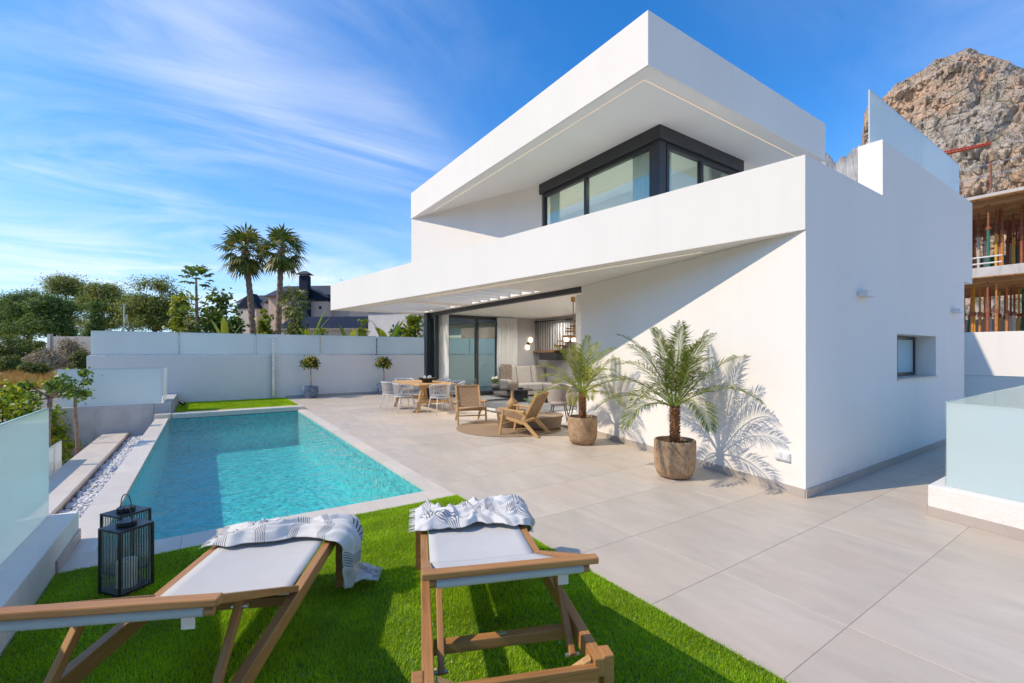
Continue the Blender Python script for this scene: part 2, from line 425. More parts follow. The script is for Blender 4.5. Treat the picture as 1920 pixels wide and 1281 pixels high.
# terrace slab with tiles
TERR = bpy.data.objects.new('terrace', None); COL.objects.link(TERR); TERR['kind'] = 'structure'
mb = MB()
for a in ((2.0, 12.4, -8.0, 16.1), (-0.92, 2.0, -8.0, 4.40), (-0.92, 2.0, 12.66, 16.1)):
    mb.box(a[0], a[1], a[2], a[3], -0.5, -0.0025)
mb.build('terrace_bed', GROUT, TERR)
cols = [2.123, 2.82, 4.26, 5.78, 7.14, 8.58, 10.02, 11.46, 12.36]
tmesh = {}
def tile(x0, x1, y0, y1, z1=0.0, mat=TILE, name='tile', parent=TERR, gap=0.003, th=0.012):
    key = (round(x1 - x0, 3), round(y1 - y0, 3), mat.name, th)
    if key not in tmesh:
        w, h = (x1 - x0) / 2 - gap / 2, (y1 - y0) / 2 - gap / 2; e = 0.0012
        vs = [(-w, -h, -th), (w, -h, -th), (w, h, -th), (-w, h, -th), (-w, -h, -e), (w, -h, -e), (w, h, -e), (-w, h, -e),
              (-w + e, -h + e, 0), (w - e, -h + e, 0), (w - e, h - e, 0), (-w + e, h - e, 0)]
        fs = [(8, 9, 10, 11)] + [(i, (i + 1) % 4, 4 + (i + 1) % 4, 4 + i) for i in range(4)] + [(4 + i, 4 + (i + 1) % 4, 8 + (i + 1) % 4, 8 + i) for i in range(4)]
        tmesh[key] = bpy.data.meshes.new(name); tmesh[key].from_pydata(vs, [], fs)
        tmesh[key].materials.append(mat)
    return link(name, tmesh[key], None, parent, loc=((x0 + x1) / 2, (y0 + y1) / 2, z1))
y = 0.99 - 0.72 * 12
while y < 16.05:
    y1 = min(y + 0.72, 16.1)
    for i in range(len(cols) - 1):
        if cols[i] > 5.7 and y > 1.8 and not (13.3 < y): continue
        tile(cols[i], cols[i + 1], y, y1)
    y += 0.72
# pool coping stones
def strip(x0, x1, y0, y1, axis, step, z1=0.0, mat=COPING, parent=TERR, name='coping_stone', th=0.045):
    a, b = (x0, x1) if axis == 'x' else (y0, y1)
    k = max(1, round((b - a) / step)); s = (b - a) / k
    for i in range(k):
        q0, q1 = a + i * s, a + (i + 1) * s
        if axis == 'x': tile(q0, q1, y0, y1, z1, mat, name, parent, 0.003, th)
        else: tile(x0, x1, q0, q1, z1, mat, name, parent, 0.003, th)
PX0, PX1, PY0, PY1 = -0.67, 1.95, 4.45, 12.62
strip(-0.91, 2.12, 4.13, PY0, 'x', 0.76)
strip(-0.91, PX0, PY0, PY1, 'y', 1.44)
strip(PX1, 2.12, PY0, PY1, 'y', 0.72)
strip(-0.62, 2.12, PY1, 13.0, 'x', 0.68, 0.075, th=0.10)
mb = MB(); mb.box(-0.93, -0.63, PY1 - 0.02, 13.0, -0.4, 0.085); mb.build('coping_block', COPING, TERR, bevel=0.004)
mb = MB(); mb.box(-0.908, PX0 - 0.02, 4.13, 13.0, -1.5, -0.047); mb.build('pool_edge_wall', COPING, TERR)
# pool basin in small mosaic
t = NT('turquoise_mosaic'); p = t.coord('pos')
vo = t.n('ShaderNodeTexVoronoi', {'Vector': p, 'Scale': 19.0, 'Randomness': 0.35}, distance='CHEBYCHEV')
c = t.ramp(t.n('ShaderNodeSeparateColor', {0: vo.outputs['Color']}).outputs[0], [(0, (0.08, 0.58, 0.60)), (0.35, (0.13, 0.77, 0.78)), (0.8, (0.24, 0.88, 0.87)), (1, (0.52, 0.93, 0.91))])
c = t.mix(t.rng(t.noise(p, 1.2, 3), 0.35, 0.7, 0, 0.3), c, (0.14, 0.80, 0.82))
MOSAIC = t.done(t.bsdf(c, 0.35))
mb = MB(); zf, zt = -0.86, -0.047
a, b, c0, d = (PX0, PY0), (PX1, PY0), (PX1, PY1), (PX0, PY1)
mb.quad((*a, zf), (*b, zf), (*c0, zf), (*d, zf))
for q, r in ((b, a), (c0, b), (d, c0), (a, d)): mb.quad((*q, zf), (*r, zf), (*r, zt), (*q, zt))
mb.build('pool_basin', MOSAIC, TERR)
for yy_ in (6.2, 8.6, 11.0):
    m_ = MB(); m_.lathe([(0.0, 0.012), (0.03, 0.012), (0.05, 0.004), (0.052, 0.0)], 20); o_ = m_.build('water_inlet', CEIL, TERR, smooth=True); o_.rotation_euler = (0, R(-90), 0); o_.location = (PX1 - 0.002, yy_, -0.35)
m_ = MB(); m_.box(0.45, 0.75, PY1 - 0.012, PY1 - 0.002, -0.16, -0.055); m_.build('skimmer', CEIL, TERR)
t = NT('pool_water'); p = t.coord('pos')
h = t.math('ADD', t.noise(p, 5.0, 3, 0.5, 0.8), t.math('MULTIPLY', t.noise(p, 17, 2, 0.5, 0.5), 0.35))
nb = t.bump(h, 0.5, 0.06)
fr = t.n('ShaderNodeFresnel', {'IOR': 1.26, 'Normal': nb}).outputs[0]
tr = t.n('ShaderNodeBsdfTransparent', {'Color': (0.66, 0.97, 0.98, 1)})
rf = t.n('ShaderNodeBsdfRefraction', {'Color': (0.50, 0.93, 0.97, 1), 'Roughness': 0.0, 'IOR': 1.12, 'Normal': nb})
thru = t.n('ShaderNodeMixShader', {0: 0.16, 1: tr.outputs[0], 2: rf.outputs[0]})
gl = t.n('ShaderNodeBsdfGlossy', {'Roughness': 0.02, 'Normal': nb})
WATER = t.done(t.n('ShaderNodeMixShader', {0: fr, 1: thru.outputs[0], 2: gl.outputs[0]}))
mb = MB(); mb.quad((PX0, PY0, -0.05), (PX1, PY0, -0.05), (PX1, PY1, -0.05), (PX0, PY1, -0.05))
tag(mb.build('pool_water', WATER), kind='structure')

# pebble channel
mb = MB(); mb.box(-1.38, -0.908, 4.85, 13.0, -1.6, -0.42)
BED = mb.build('pebble_bed', GROUT, kind='structure')
PEB = plain('white_pebble', (0.66, 0.66, 0.66), 0.7, 0.15, 25, coord='pos')
ph = (1 + 5 ** 0.5) / 2
ICO_V = np.array([(-1, ph, 0), (1, ph, 0), (-1, -ph, 0), (1, -ph, 0), (0, -1, ph), (0, 1, ph), (0, -1, -ph), (0, 1, -ph), (ph, 0, -1), (ph, 0, 1), (-ph, 0, -1), (-ph, 0, 1)]) / math.sqrt(1 + ph * ph)
ICO_F = np.array([(0, 11, 5), (0, 5, 1), (0, 1, 7), (0, 7, 10), (0, 10, 11), (1, 5, 9), (5, 11, 4), (11, 10, 2), (10, 7, 6), (7, 1, 8), (3, 9, 4), (3, 4, 2), (3, 2, 6), (3, 6, 8), (3, 8, 9), (4, 9, 5), (2, 4, 11), (6, 2, 10), (8, 6, 7), (9, 8, 1)])
def scatter_ico(pos, size, jitter=0.25, flat=0.65):
    n = len(pos)
    a = rng.uniform(0, 2 * np.pi, n); ca, sa = np.cos(a), np.sin(a)
    V = ICO_V[None] * (1 + rng.uniform(-jitter, jitter, (n, 12, 1)))
    S = np.asarray(size).reshape(n, 1) * np.stack([rng.uniform(0.8, 1.3, n), rng.uniform(0.7, 1.0, n), rng.uniform(flat - .15, flat + .15, n)], 1)
    V = V * S[:, None, :]
    til = rng.uniform(-0.5, 0.5, n)
    x, y, z = V[..., 0], V[..., 1], V[..., 2]
    y, z = y * np.cos(til)[:, None] - z * np.sin(til)[:, None], y * np.sin(til)[:, None] + z * np.cos(til)[:, None]
    V = np.stack([x * ca[:, None] - y * sa[:, None], x * sa[:, None] + y * ca[:, None], z], -1) + np.asarray(pos)[:, None, :]
    F = (ICO_F[None] + (np.arange(n) * 12)[:, None, None]).reshape(-1, 3)
    return V.reshape(-1, 3), F
N = 5200
pp = np.stack([rng.uniform(-1.37, -0.92, N), rng.uniform(4.87, 12.98, N), rng.uniform(-0.42, -0.375, N)], 1)
V, F = scatter_ico(pp, rng.uniform(0.018, 0.034, N))
tag(link('pebbles', fast_mesh('pebbles', V, F), PEB, smooth=True), 'white pebbles filling the narrow channel beside the pool', 'pebbles', kind='stuff')

# stone topped side wall (bench height) left of the pebbles
LEDGE = thing('stone_ledge', 'low beige stone ledge running beside the white pebbles', 'wall', (0, 0, 0))
mb = MB(); mb.box(-1.80, -1.395, 4.9, 13.0, -1.6, -0.33); mb.build('wall', SKIRT, LEDGE)
yy = [4.9, 6.9, 8.85, 10.75, 13.0]
for i in range(4): tile(-1.82, -1.38, yy[i], yy[i + 1], -0.285, COPING, 'coping_slab', LEDGE, 0.006, 0.05)

# turf
TURF_BASE = plain('turf_backing', (0.10, 0.19, 0.012), 0.95, 0.2, 30, coord='pos')
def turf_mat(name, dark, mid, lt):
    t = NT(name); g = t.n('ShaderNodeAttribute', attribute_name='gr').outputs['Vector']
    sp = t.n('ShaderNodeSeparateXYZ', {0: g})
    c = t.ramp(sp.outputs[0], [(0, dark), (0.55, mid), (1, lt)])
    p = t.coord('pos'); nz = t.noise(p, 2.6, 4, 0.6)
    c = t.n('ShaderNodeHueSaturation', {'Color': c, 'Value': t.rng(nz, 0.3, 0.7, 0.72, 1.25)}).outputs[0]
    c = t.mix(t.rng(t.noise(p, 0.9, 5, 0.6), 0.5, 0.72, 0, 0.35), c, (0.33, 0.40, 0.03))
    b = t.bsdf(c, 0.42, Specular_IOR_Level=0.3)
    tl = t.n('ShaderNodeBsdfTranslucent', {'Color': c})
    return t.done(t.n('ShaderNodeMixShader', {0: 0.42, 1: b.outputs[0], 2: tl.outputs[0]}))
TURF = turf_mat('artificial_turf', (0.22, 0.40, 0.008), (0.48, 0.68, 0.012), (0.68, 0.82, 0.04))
def turf(name, label, pts, h, wd):
    n = len(pts)
    a = rng.uniform(0, 2 * np.pi, n); fl_ = fbm(pts[:, 0] * 2.2, pts[:, 1] * 2.2, 3, 17); a = np.where(rng.uniform(0, 1, n) < 0.45, fbm(pts[:, 0] * 0.8, pts[:, 1] * 0.8, 2, 27) * 9.0, a); lean = rng.uniform(0.1, 0.75, n) + np.clip(fl_ - 0.5, 0, 1) * 1.2; hh = h * rng.uniform(0.6, 1.15, n)
    dx, dy = np.cos(a), np.sin(a)
    base = np.column_stack([pts, np.full(n, 0.002)])
    sd = np.stack([-dy, dx, np.zeros(n)], 1) * (wd * rng.uniform(0.7, 1.2, n))[:, None]
    tip = base + np.stack([dx * lean * hh, dy * lean * hh, hh * (1 - 0.35 * lean)], 1)
    V = np.stack([base - sd, base + sd, tip], 1).reshape(-1, 3)
    # stray vertical tint per blade, lighter tips
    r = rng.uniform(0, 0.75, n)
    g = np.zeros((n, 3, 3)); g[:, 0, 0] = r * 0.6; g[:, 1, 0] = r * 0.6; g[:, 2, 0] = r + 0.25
    F = np.arange(3 * n).reshape(n, 3)
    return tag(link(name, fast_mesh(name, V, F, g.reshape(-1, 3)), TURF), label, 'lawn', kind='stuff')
mb = MB(); mb.box(-0.81, 2.115, -3.0, 4.128, -0.3, 0.003); mb.build('turf_bed', TURF_BASE, TERR)
mb = MB(); mb.box(-0.62, 2.12, 13.0, 16.1, -0.3, 0.003); mb.build('turf_bed', TURF_BASE, TERR)
def lawn_pts(n, x0, x1, y0, y1, dens=None):
    p = np.stack([rng.uniform(x0, x1, n), rng.uniform(y0, y1, n)], 1)
    if dens is not None: p = p[rng.uniform(0, 1, n) < dens(p[:, 0], p[:, 1])]
    return p
pts = lawn_pts(560000, -0.80, 2.115, -1.6, 4.125, lambda x, y: np.where(y > 0.6, 1.0, 0.35) * ((x * 0.5606 + y * 0.8281 > 1.4) * 0.75 + 0.25))
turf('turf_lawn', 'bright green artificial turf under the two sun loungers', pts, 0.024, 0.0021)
pts = lawn_pts(45000, -0.60, 2.12, 13.02, 16.08)
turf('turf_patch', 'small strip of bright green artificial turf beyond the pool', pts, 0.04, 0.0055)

# a few dry crumbs and petals lying on the turf
PETAL = plain('dry_petal', (0.62, 0.48, 0.30), 0.8, 0.2, 20)
n_ = 46; pp = np.stack([rng.uniform(-0.6, 2.0, n_), rng.uniform(1.2, 3.9, n_), rng.uniform(0.022, 0.03, n_)], 1)
V, F = scatter_ico(pp, rng.uniform(0.004, 0.008, n_), 0.3, 0.4)
tag(link('petals', fast_mesh('petals', V, F), PETAL), 'small dry petals scattered over the turf', 'petals', kind='stuff')

# ---------------------------------------------------------------- walls and glass fences round the plot
GEDGE = plain('green_glass_edge', (0.34, 0.52, 0.48), 0.15, 0.05, 4)
def glass_panels(parent, p0, p1, z0, z1, cuts, mat=FROST, th=0.016, gap=0.012, name='glass_panel'):
    p0, p1 = Vector((*p0, 0)), Vector((*p1, 0)); a = (p1 - p0); L = a.length; a /= L; nrm = Vector((-a.y, a.x, 0)) * th / 2
    for i in range(len(cuts) - 1):
        q, r = p0 + a * (cuts[i] + gap / 2), p0 + a * (cuts[i + 1] - gap / 2)
        m = MB(); m.prism([(q - nrm)[:2], (r - nrm)[:2], (r + nrm)[:2], (q + nrm)[:2]], z0, z1)
        m.build(name, mat, parent)
        m = MB(); m.prism([(q - nrm * 1.04)[:2], (r - nrm * 1.04)[:2], (r + nrm * 1.04)[:2], (q + nrm * 1.04)[:2]], z1, z1 + 0.005); m.build('polished_edge', GEDGE, parent)
def rail(parent, p0, p1, z, w=0.05, h=0.03, mat=STEEL, name='base_rail'):
    m = MB(); m.bar((*p0, z), (*p1, z), w, h); m.build(name, mat, parent)

W = thing('garden_wall', 'long white rendered wall across the far end of the pool terrace', 'wall')
mb = MB(); mb.box(-2.58, 12.6, 16.1, 16.32, -1.6, 1.365); mb.build('wall', STUCCO, W, bevel=0.006)
strip_x = 2.14
mb = MB(); mb.box(2.14, 12.3, 16.085, 16.1 - 0.002, 0.0, 0.07); mb.build('skirting', SKIRT, W)
G = thing('glass_fence', 'row of frosted glass panels on top of the far white wall', 'fence')
xc = [-2.53, -0.63, 1.30, 3.20, 5.10, 6.98, 8.88, 10.78, 12.5]
glass_panels(G, (-2.53, 16.21), (12.5, 16.21), 1.385, 2.035, [x + 2.53 for x in xc], gap=0.035)
rail(G, (-2.55, 16.21), (12.5, 16.21), 1.378, 0.05, 0.024)
for x in xc[1:-1]:
    m = MB(); m.box(x - 0.012, x + 0.012, 16.195, 16.225, 1.392, 1.99); m.build('clamp', STEEL, G)

CONC = None
t = NT('cast_concrete'); p = t.coord('pos')
c = t.mix(t.rng(t.noise(p, 1.3, 6, 0.6, 0.4), 0.3, 0.7), (0.44, 0.42, 0.40), (0.62, 0.595, 0.565))
c = t.mix(t.rng(t.noise(p, 4, 6, 0.65, stretch=(1, 1, 0.25)), 0.5, 0.75, 0, 0.7), c, (0.30, 0.275, 0.245))
c = t.mix(t.rng(t.noise(p, 60, 2), 0.66, 0.75, 0, 0.6), c, (0.15, 0.14, 0.13))
CONC = t.done(t.bsdf(c, 0.9, t.bump(t.noise(p, 30, 4), 0.3, 0.006)))
W = thing('concrete_wall', 'bare grey concrete retaining wall beyond the pool corner', 'wall')
mb = MB(); mb.box(-2.62, -0.96, 13.0, 13.26, -1.6, 0.30); mb.build('wall', CONC, W, bevel=0.008)
mb = MB(); mb.box(-0.955, -0.65, 13.005, 16.09, -1.6, 0.295); mb.build('return_wall', CONC, W, bevel=0.008)
mb = MB(); mb.box(-2.62, -2.36, 13.27, 16.09, -1.6, 0.30); mb.build('return_wall', CONC, W, bevel=0.008)
G = thing('glass_fence', 'frosted glass panel standing on the bare concrete wall', 'fence')
glass_panels(G, (-2.56, 13.13), (-0.80, 13.13), 0.305, 1.10, [0, 1.74])
glass_panels(G, (-0.80, 13.16), (-0.80, 14.25), 0.30, 1.10, [0, 1.08])
G = thing('glass_screen', 'small low frosted glass screen beside the slim tree trunk', 'glass screen')
glass_panels(G, (-1.92, 7.6), (-1.92, 10.1), -0.75, 0.03, [0, 2.5])
m = MB(); m.box(-1.99, -1.84, 7.6, 10.1, -1.6, -0.752); m.build('plinth', CONC, G)

W = thing('parapet_wall', 'low white parapet at the left edge of the lawn', 'wall')
mb = MB(); mb.box(-1.12, -0.812, -3.0, 4.80, -1.6, 0.225); mb.build('wall', STUCCO_ROUGH, W, bevel=0.01)
mb = MB(); mb.box(-0.811, -0.800, 4.13, 4.80, 0.001, 0.085); mb.build('skirting', SKIRT, W)
G = thing('glass_fence', 'tall frosted glass fence on the low parapet at the left edge', 'fence')
glass_panels(G, (-0.985, -3.0), (-0.985, 4.79), 0.228, 1.03, [0, 2.5, 5.1, 7.79], FROST_NEAR, 0.018)

sk = Vector((0.194, 0.981, 0)).normalized()                 # direction of the skewed front wall
W = thing('parapet_wall', 'low white textured parapet at the right edge of the terrace', 'wall')
c1 = Vector((5.345, 1.27, 0)); c2 = c1 - sk * 4.5
mb = MB(); mb.prism([c1[:2], c2[:2], (c2.x + 0.22, c2.y), (c1.x + 0.22, c1.y - 0.02), (9.2, 1.25), (9.2, 1.27)], -0.2, 0.27)
mb = MB(); mb.prism([c1[:2], c2[:2], (c2.x + 0.20, c2.y), (c1.x + 0.17, c1.y - 0.19), (9.2, c1.y - 0.19), (9.2, c1.y)], -0.1, 0.27)
mb.build('wall', STUCCO_ROUGH, W, bevel=0.01)
for i in range(6):
    q, r = c1 - sk * (0.003 + i * 0.72), c1 - sk * (0.72 + i * 0.72)
    m = MB(); nn = Vector((-sk.y, sk.x, 0)) * 0.011
    m.prism([q[:2], r[:2], (r + nn)[:2], (q + nn)[:2]], 0.001, 0.085); m.build('skirting_tile', SKIRT, W)
m = MB(); m.box(c1.x - 0.008, 9.2, c1.y + 0.001, c1.y + 0.012, 0.001, 0.085); m.build('skirting_tile', SKIRT, W)
G = thing('glass_balustrade', 'frosted glass balustrade cornering on the right parapet', 'balustrade')
g1 = Vector((5.425, 1.165, 0)); g2 = g1 - sk * 4.2
glass_panels(G, g1[:2], g2[:2], 0.27, 1.01, [0.0, 2.0, 4.2], FROST_NEAR, 0.018)
glass_panels(G, (g1.x + 0.02, g1.y + 0.005), (9.2, g1.y + 0.005), 0.272, 1.01, [0.0, 1.9, 3.7], GLASS, 0.016)

W = thing('retaining_wall', 'white retaining wall below the building site on the right', 'wall')
mb = MB(); mb.box(14.6, 14.9, -6, 14, -0.6, 1.92); mb.build('wall', STUCCO, W, bevel=0.006)
G = thing('glass_fence', 'low frosted glass fence in front of the right retaining wall', 'fence')
glass_panels(G, (13.2, -5), (13.2, 6), 0.0, 0.98, [0, 2.2, 4.4, 6.6, 8.8, 11], FROST)
mb = MB(); mb.box(12.4, 26, -8, 15, -1.6, -0.02); mb.build('lower_terrace', TILE, kind='structure')

# ---------------------------------------------------------------- the villa
VILLA = thing('villa', 'large white angular two storey villa with deep overhanging roof', 'house')
Z1, Z1T, ZPAR, ZHI = 2.68, 2.98, 3.425, 4.13
fd = Vector((-math.sin(R(9.4)), math.cos(R(9.4)), 0)); F0 = Vector((4.95, 2.10, 0))
def fx(y): return F0.x + fd.x / fd.y * (y - F0.y)
A = Vector((4.96, 2.10, 0)); B = Vector((5.78, 6.24, 0))
nin = Vector((0.981, -0.194, 0)) * 0.30
mb = MB(); mb.prism([A[:2], B[:2], (B.x + 0.30, B.y), (A.x + 0.30, A.y)], 0, Z1); mb.build('front_wall', STUCCO, VILLA)
# side wall with the deep window recess, built from pieces round the opening
WX0, WX1, WZ0, WZ1 = 7.55, 9.24, 1.095, 1.70
mb = MB()
for a in ((A.x + 0.30, WX0, 0, Z1), (WX1, 10.85, 0, Z1), (WX0, WX1, 0, WZ0), (WX0, WX1, WZ1, Z1)): mb.box(a[0], a[1], 2.10, 2.40, a[2], a[3])
mb.build('side_wall', STUCCO, VILLA)
mb = MB(); mb.box(fx(2.1) + 0.16, 11.39, 2.10, 2.36, Z1, ZPAR); mb.box(7.04, 11.39, 2.10, 2.36, ZPAR, ZHI)
mb.build('side_parapet', STUCCO, VILLA)
mb = MB(); mb.box(WX0, WX1, 2.08, 2.33, WZ0 - 0.012, WZ0 + 0.006); mb.build('window_sill', COPING, VILLA, bevel=0.003)
mb = MB(); mb.box(10.55, 10.85, 2.401, 12.9, 0, Z1); mb.box(11.1, 11.39, 2.361, 12.9, Z1, ZPAR); mb.build('rear_wall', STUCCO, VILLA)
# skirting tiles along front and side walls
fdir = (B - A).normalized(); fn = Vector((-fdir.y, fdir.x, 0)) * 0.011; L = (B - A).length
k = 6
for i in range(k):
    q, r = A + fdir * (L * i / k + 0.0015), A + fdir * (L * (i + 1) / k - 0.0015)
    m = MB(); m.prism([q[:2], r[:2], (r + fn)[:2], (q + fn)[:2]], 0.001, 0.085); m.build('skirting_tile', SKIRT, VILLA)
for i in range(8):
    m = MB(); m.box(A.x - 0.01 + i * 0.737, A.x - 0.013 + (i + 1) * 0.737, 2.086, 2.0975, 0.001, 0.085); m.build('skirting_tile', SKIRT, VILLA)

def win_frame(name, p0, p1, z0, z1, w=0.06, dp=0.07, cuts=(), parent=VILLA, glass=WINGLASS, mat=FRAME):
    """a window unit: frame, mullions, panes between them"""
    p0, p1 = Vector((*p0, 0)), Vector((*p1, 0)); a = p1 - p0; L = a.length; a /= L
    e = thing(name); e.parent = parent
    m = MB(); zz = Vector((0, 0, 1))
    m.bar(p0 + zz * (z0 + w / 2), p1 + zz * (z0 + w / 2), dp, w); m.bar(p0 + zz * (z1 - w / 2), p1 + zz * (z1 - w / 2), dp, w)
    st = [w / 2] + list(cuts) + [L - w / 2]
    for s in st: m.bar(p0 + a * s + zz * (z0 + w), p0 + a * s + zz * (z1 - w), w * 0.999, dp * 0.999, up=(-a.y, a.x, 0))
    m.build('frame', mat, e, bevel=0.003)
    for i in range(len(st) - 1):
        q, r = p0 + a * (st[i] + w / 2), p0 + a * (st[i + 1] - w / 2); nn = Vector((-a.y, a.x, 0)) * 0.006
        g = MB(); g.prism([(q - nn)[:2], (r - nn)[:2], (r + nn)[:2], (q + nn)[:2]], z0 + w, z1 - w); g.build('pane', glass, e)
    return e
win_frame('window', (WX0 + 0.02, 2.36), (WX1 - 0.02, 2.36), WZ0 + 0.008, WZ1 - 0.002, 0.05, 0.05, (0.84,), glass=frosted_mat('obscured_window_glass', (0.50, 0.70, 0.78), 0.2))
mb = MB(); mb.box(WX0 - 0.3, WX1 + 0.3, 2.9, 2.95, 0.6, 2.2); mb.build('room_partition', INWALL, VILLA)

# first floor slab: terrace fascia along a skewed line, soffit with two slatted openings
YT = 13.82
mb = MB(); mb.prism([(fx(2.1), 2.10), (fx(YT), YT), (fx(YT) + 0.16, YT), (fx(2.1) + 0.16, 2.10)], Z1, ZPAR); mb.build('terrace_fascia', STUCCO, VILLA)
o1, o2 = (7.25, 10.3), (10.65, 13.3)
XR = 5.60
def quadp(y0, y1, xa, xb, x2=None):
    return [(xa(y0), y0), (x2(y0) if x2 else xb, y0), (x2(y1) if x2 else xb, y1), (xa(y1), y1)]
mb = MB(); inner = lambda y: fx(y) + 0.161; edge = lambda y: fx(y) + 0.48
ZS = Z1 + 0.004
mb.prism(quadp(2.37, o1[0], inner, XR), ZS, Z1T); mb.prism(quadp(o1[1], o2[0], inner, XR), ZS, Z1T); mb.prism(quadp(o2[1], YT - 0.01, inner, XR), ZS, Z1T)
for o in (o1, o2): mb.prism(quadp(o[0], o[1], inner, 0, edge), ZS, Z1T)
mb.build('soffit', CEIL, VILLA)
mb = MB(); mb.box(XR, 11.1, 2.37, 13.45, ZS, Z1T); mb.prism([(XR, 13.45), (9.0, 13.45), (9.0, YT - 0.01), (XR, YT - 0.01)], ZS, Z1T); mb.build('ceiling_slab', CEIL, VILLA)
mb = MB(); mb.box(XR, XR + 0.15, o1[0], o2[1], Z1T, 3.42); mb.build('terrace_upstand', STUCCO, VILLA)
for o in (o1, o2):
    ns = 6 if o is o2 else 7
    for i in range(ns):
        y0 = o[0] + (i + 0.62) * (o[1] - o[0]) / ns
        m = MB(); m.prism([(edge(y0) - 0.01, y0 - 0.022), (XR + 0.01, y0 - 0.022), (XR + 0.01, y0 + 0.022), (edge(y0 + 0.022) - 0.01, y0 + 0.022)], ZS + 0.012, ZS + 0.145)
        m.build('pergola_slat', CEIL, VILLA)
m = MB(); a, b = Vector((fx(3.3) + 0.30, 3.3, ZS - 0.003)), Vector((fx(9.5) + 0.30, 9.5, ZS - 0.003)); m.bar(a, b, 0.014, 0.006); m.build('led_strip', LEDM, VILLA)

# upper storey
RX0, RX1, RY0, RY1, RZ0, RZ1 = 4.97, 10.44, 4.05, 12.60, 5.35, 6.10
mb = MB(); mb.box(RX0, RX1, RY0, RY1, RZ0, RZ1); mb.build('roof', STUCCO, VILLA, bevel=0.006)
mb = MB(); mb.box(RX0 + 0.02, RX1 - 0.02, RY0 + 0.02, RY1 - 0.02, RZ0 - 0.006, RZ0 - 0.001); mb.build('roof_soffit', CEIL, VILLA)
U0, U1, U2, U3 = (4.975, 12.58), (6.45, 8.31), (6.45, 5.02), (9.02, 5.02)
mb = MB(); mb.prism([U0, U1, (6.75, 8.33), (5.30, 12.58)], Z1T, RZ0 - 0.007); mb.build('upper_wall', STUCCO, VILLA)
mb = MB(); mb.box(9.06, 10.40, 5.0, 5.25, Z1T, RZ0 - 0.007); mb.box(10.15, 10.40, 5.251, 12.3, Z1T, RZ0 - 0.007); mb.box(5.301, 10.40, 12.33, 12.58, Z1T, RZ0 - 0.007); mb.build('upper_rear_wall', STUCCO, VILLA)
mb = MB(); mb.box(8.5, 8.6, 5.4, 12.3, Z1T, RZ0 - 0.007); mb.build('bedroom_partition', CEIL, VILLA)
for p0_, p1_, nf in (((6.62, 8.2), (6.62, 7.85), 4), ((6.62, 5.75), (6.62, 5.25), 5), ((6.75, 5.24), (7.05, 5.24), 4), ((8.7, 5.24), (9.0, 5.24), 4)):
    P_ = np.zeros((2, nf * 8 + 1, 3))
    for i_ in range(nf * 8 + 1):
        f_ = i_ / (nf * 8); w_ = 0.03 * math.sin(2 * math.pi * nf * f_); ax = abs(p1_[0] - p0_[0]) < 0.01
        for j_ in range(2): P_[j_, i_] = (p0_[0] + (p1_[0] - p0_[0]) * f_ + (w_ if ax else 0), p0_[1] + (p1_[1] - p0_[1]) * f_ + (0 if ax else w_), (3.0, 5.1)[j_])
    m_ = MB(); m_.grid(P_); m_.build('bedroom_curtain', CEIL, VILLA, smooth=True)
ZH = 5.11
mb = MB(); mb.prism([(6.40, 8.34), (6.40, 4.97), (9.05, 4.97), (9.05, 5.18), (6.61, 5.18), (6.61, 8.34)], ZH, RZ0 - 0.008); mb.build('shutter_box', FRAME, VILLA, bevel=0.004)
win_frame('corner_window', (6.50, 8.28), (6.50, 5.16), Z1T + 0.02, ZH - 0.001, 0.075, 0.09, (1.42,))
win_frame('corner_window', (6.66, 5.07), (9.02, 5.07), Z1T + 0.02, ZH - 0.001, 0.075, 0.09, (1.05,))
mb = MB(); mb.box(6.44, 6.62, 5.01, 5.155, Z1T + 0.02, ZH - 0.001); mb.build('corner_post', FRAME, VILLA, bevel=0.004)
m = MB(); m.box(5.18, 10.2, 4.288, 4.30, RZ0 - 0.012, RZ0 - 0.0065); m.box(5.18, 5.192, 4.301, 11.6, RZ0 - 0.012, RZ0 - 0.0065); m.build('led_strip', LEDM, VILLA)
m = MB(); m.box(8.46, 8.499, 7.5, 8.6, 4.75, 4.9); m.build('air_grille', INWALL, VILLA)

# glass on the raised side parapet
G = thing('glass_balustrade', 'blue tinted frosted glass panels on top of the villa side wall', 'balustrade')
glass_panels(G, (7.06, 2.25), (11.27, 2.25), ZHI + 0.002, 4.83, [0, 2.09, 4.2], FROST)

# ground floor opening: sliding door stack, head track, floor track, far window
DX = 5.78
m = MB(); m.box(DX + 0.0, DX + 0.13, B.y + 0.02, 13.2, 2.585, ZS - 0.001); m.build('head_track', FRAME, VILLA)
m = MB(); m.box(DX + 0.0, DX + 0.15, B.y + 0.02, 13.2, -0.02, 0.002); m.build('floor_track', FRAME, VILLA)
DOOR = thing('sliding_door'); DOOR.parent = VILLA
for i in range(3):
    x = DX + 0.005 + i * 0.045
    m = MB(); m.box(x, x + 0.038, 12.72, 12.79, 0.01, 2.58); m.box(x, x + 0.038, 13.10, 13.17, 0.01, 2.58); m.box(x, x + 0.038, 12.791, 13.099, 0.01, 0.08); m.box(x, x + 0.038, 12.791, 13.099, 2.51, 2.58); m.build('panel_frame', FRAME, DOOR)
    m = MB(); m.box(x + 0.014, x + 0.022, 12.791, 13.099, 0.08, 2.51); m.build('pane', GLASS, DOOR)
m = MB(); m.box(DX - 0.10, DX + 0.0, 13.08, 13.30, 0, Z1); m.box(DX, DX + 0.62, 13.205, 13.38, 0, Z1); m.build('corner_pillar', FRAME, VILLA)
mb = MB(); mb.box(8.42, 10.55, 13.2, 13.40, 0, Z1); mb.build('living_wall', INWALL, VILLA)
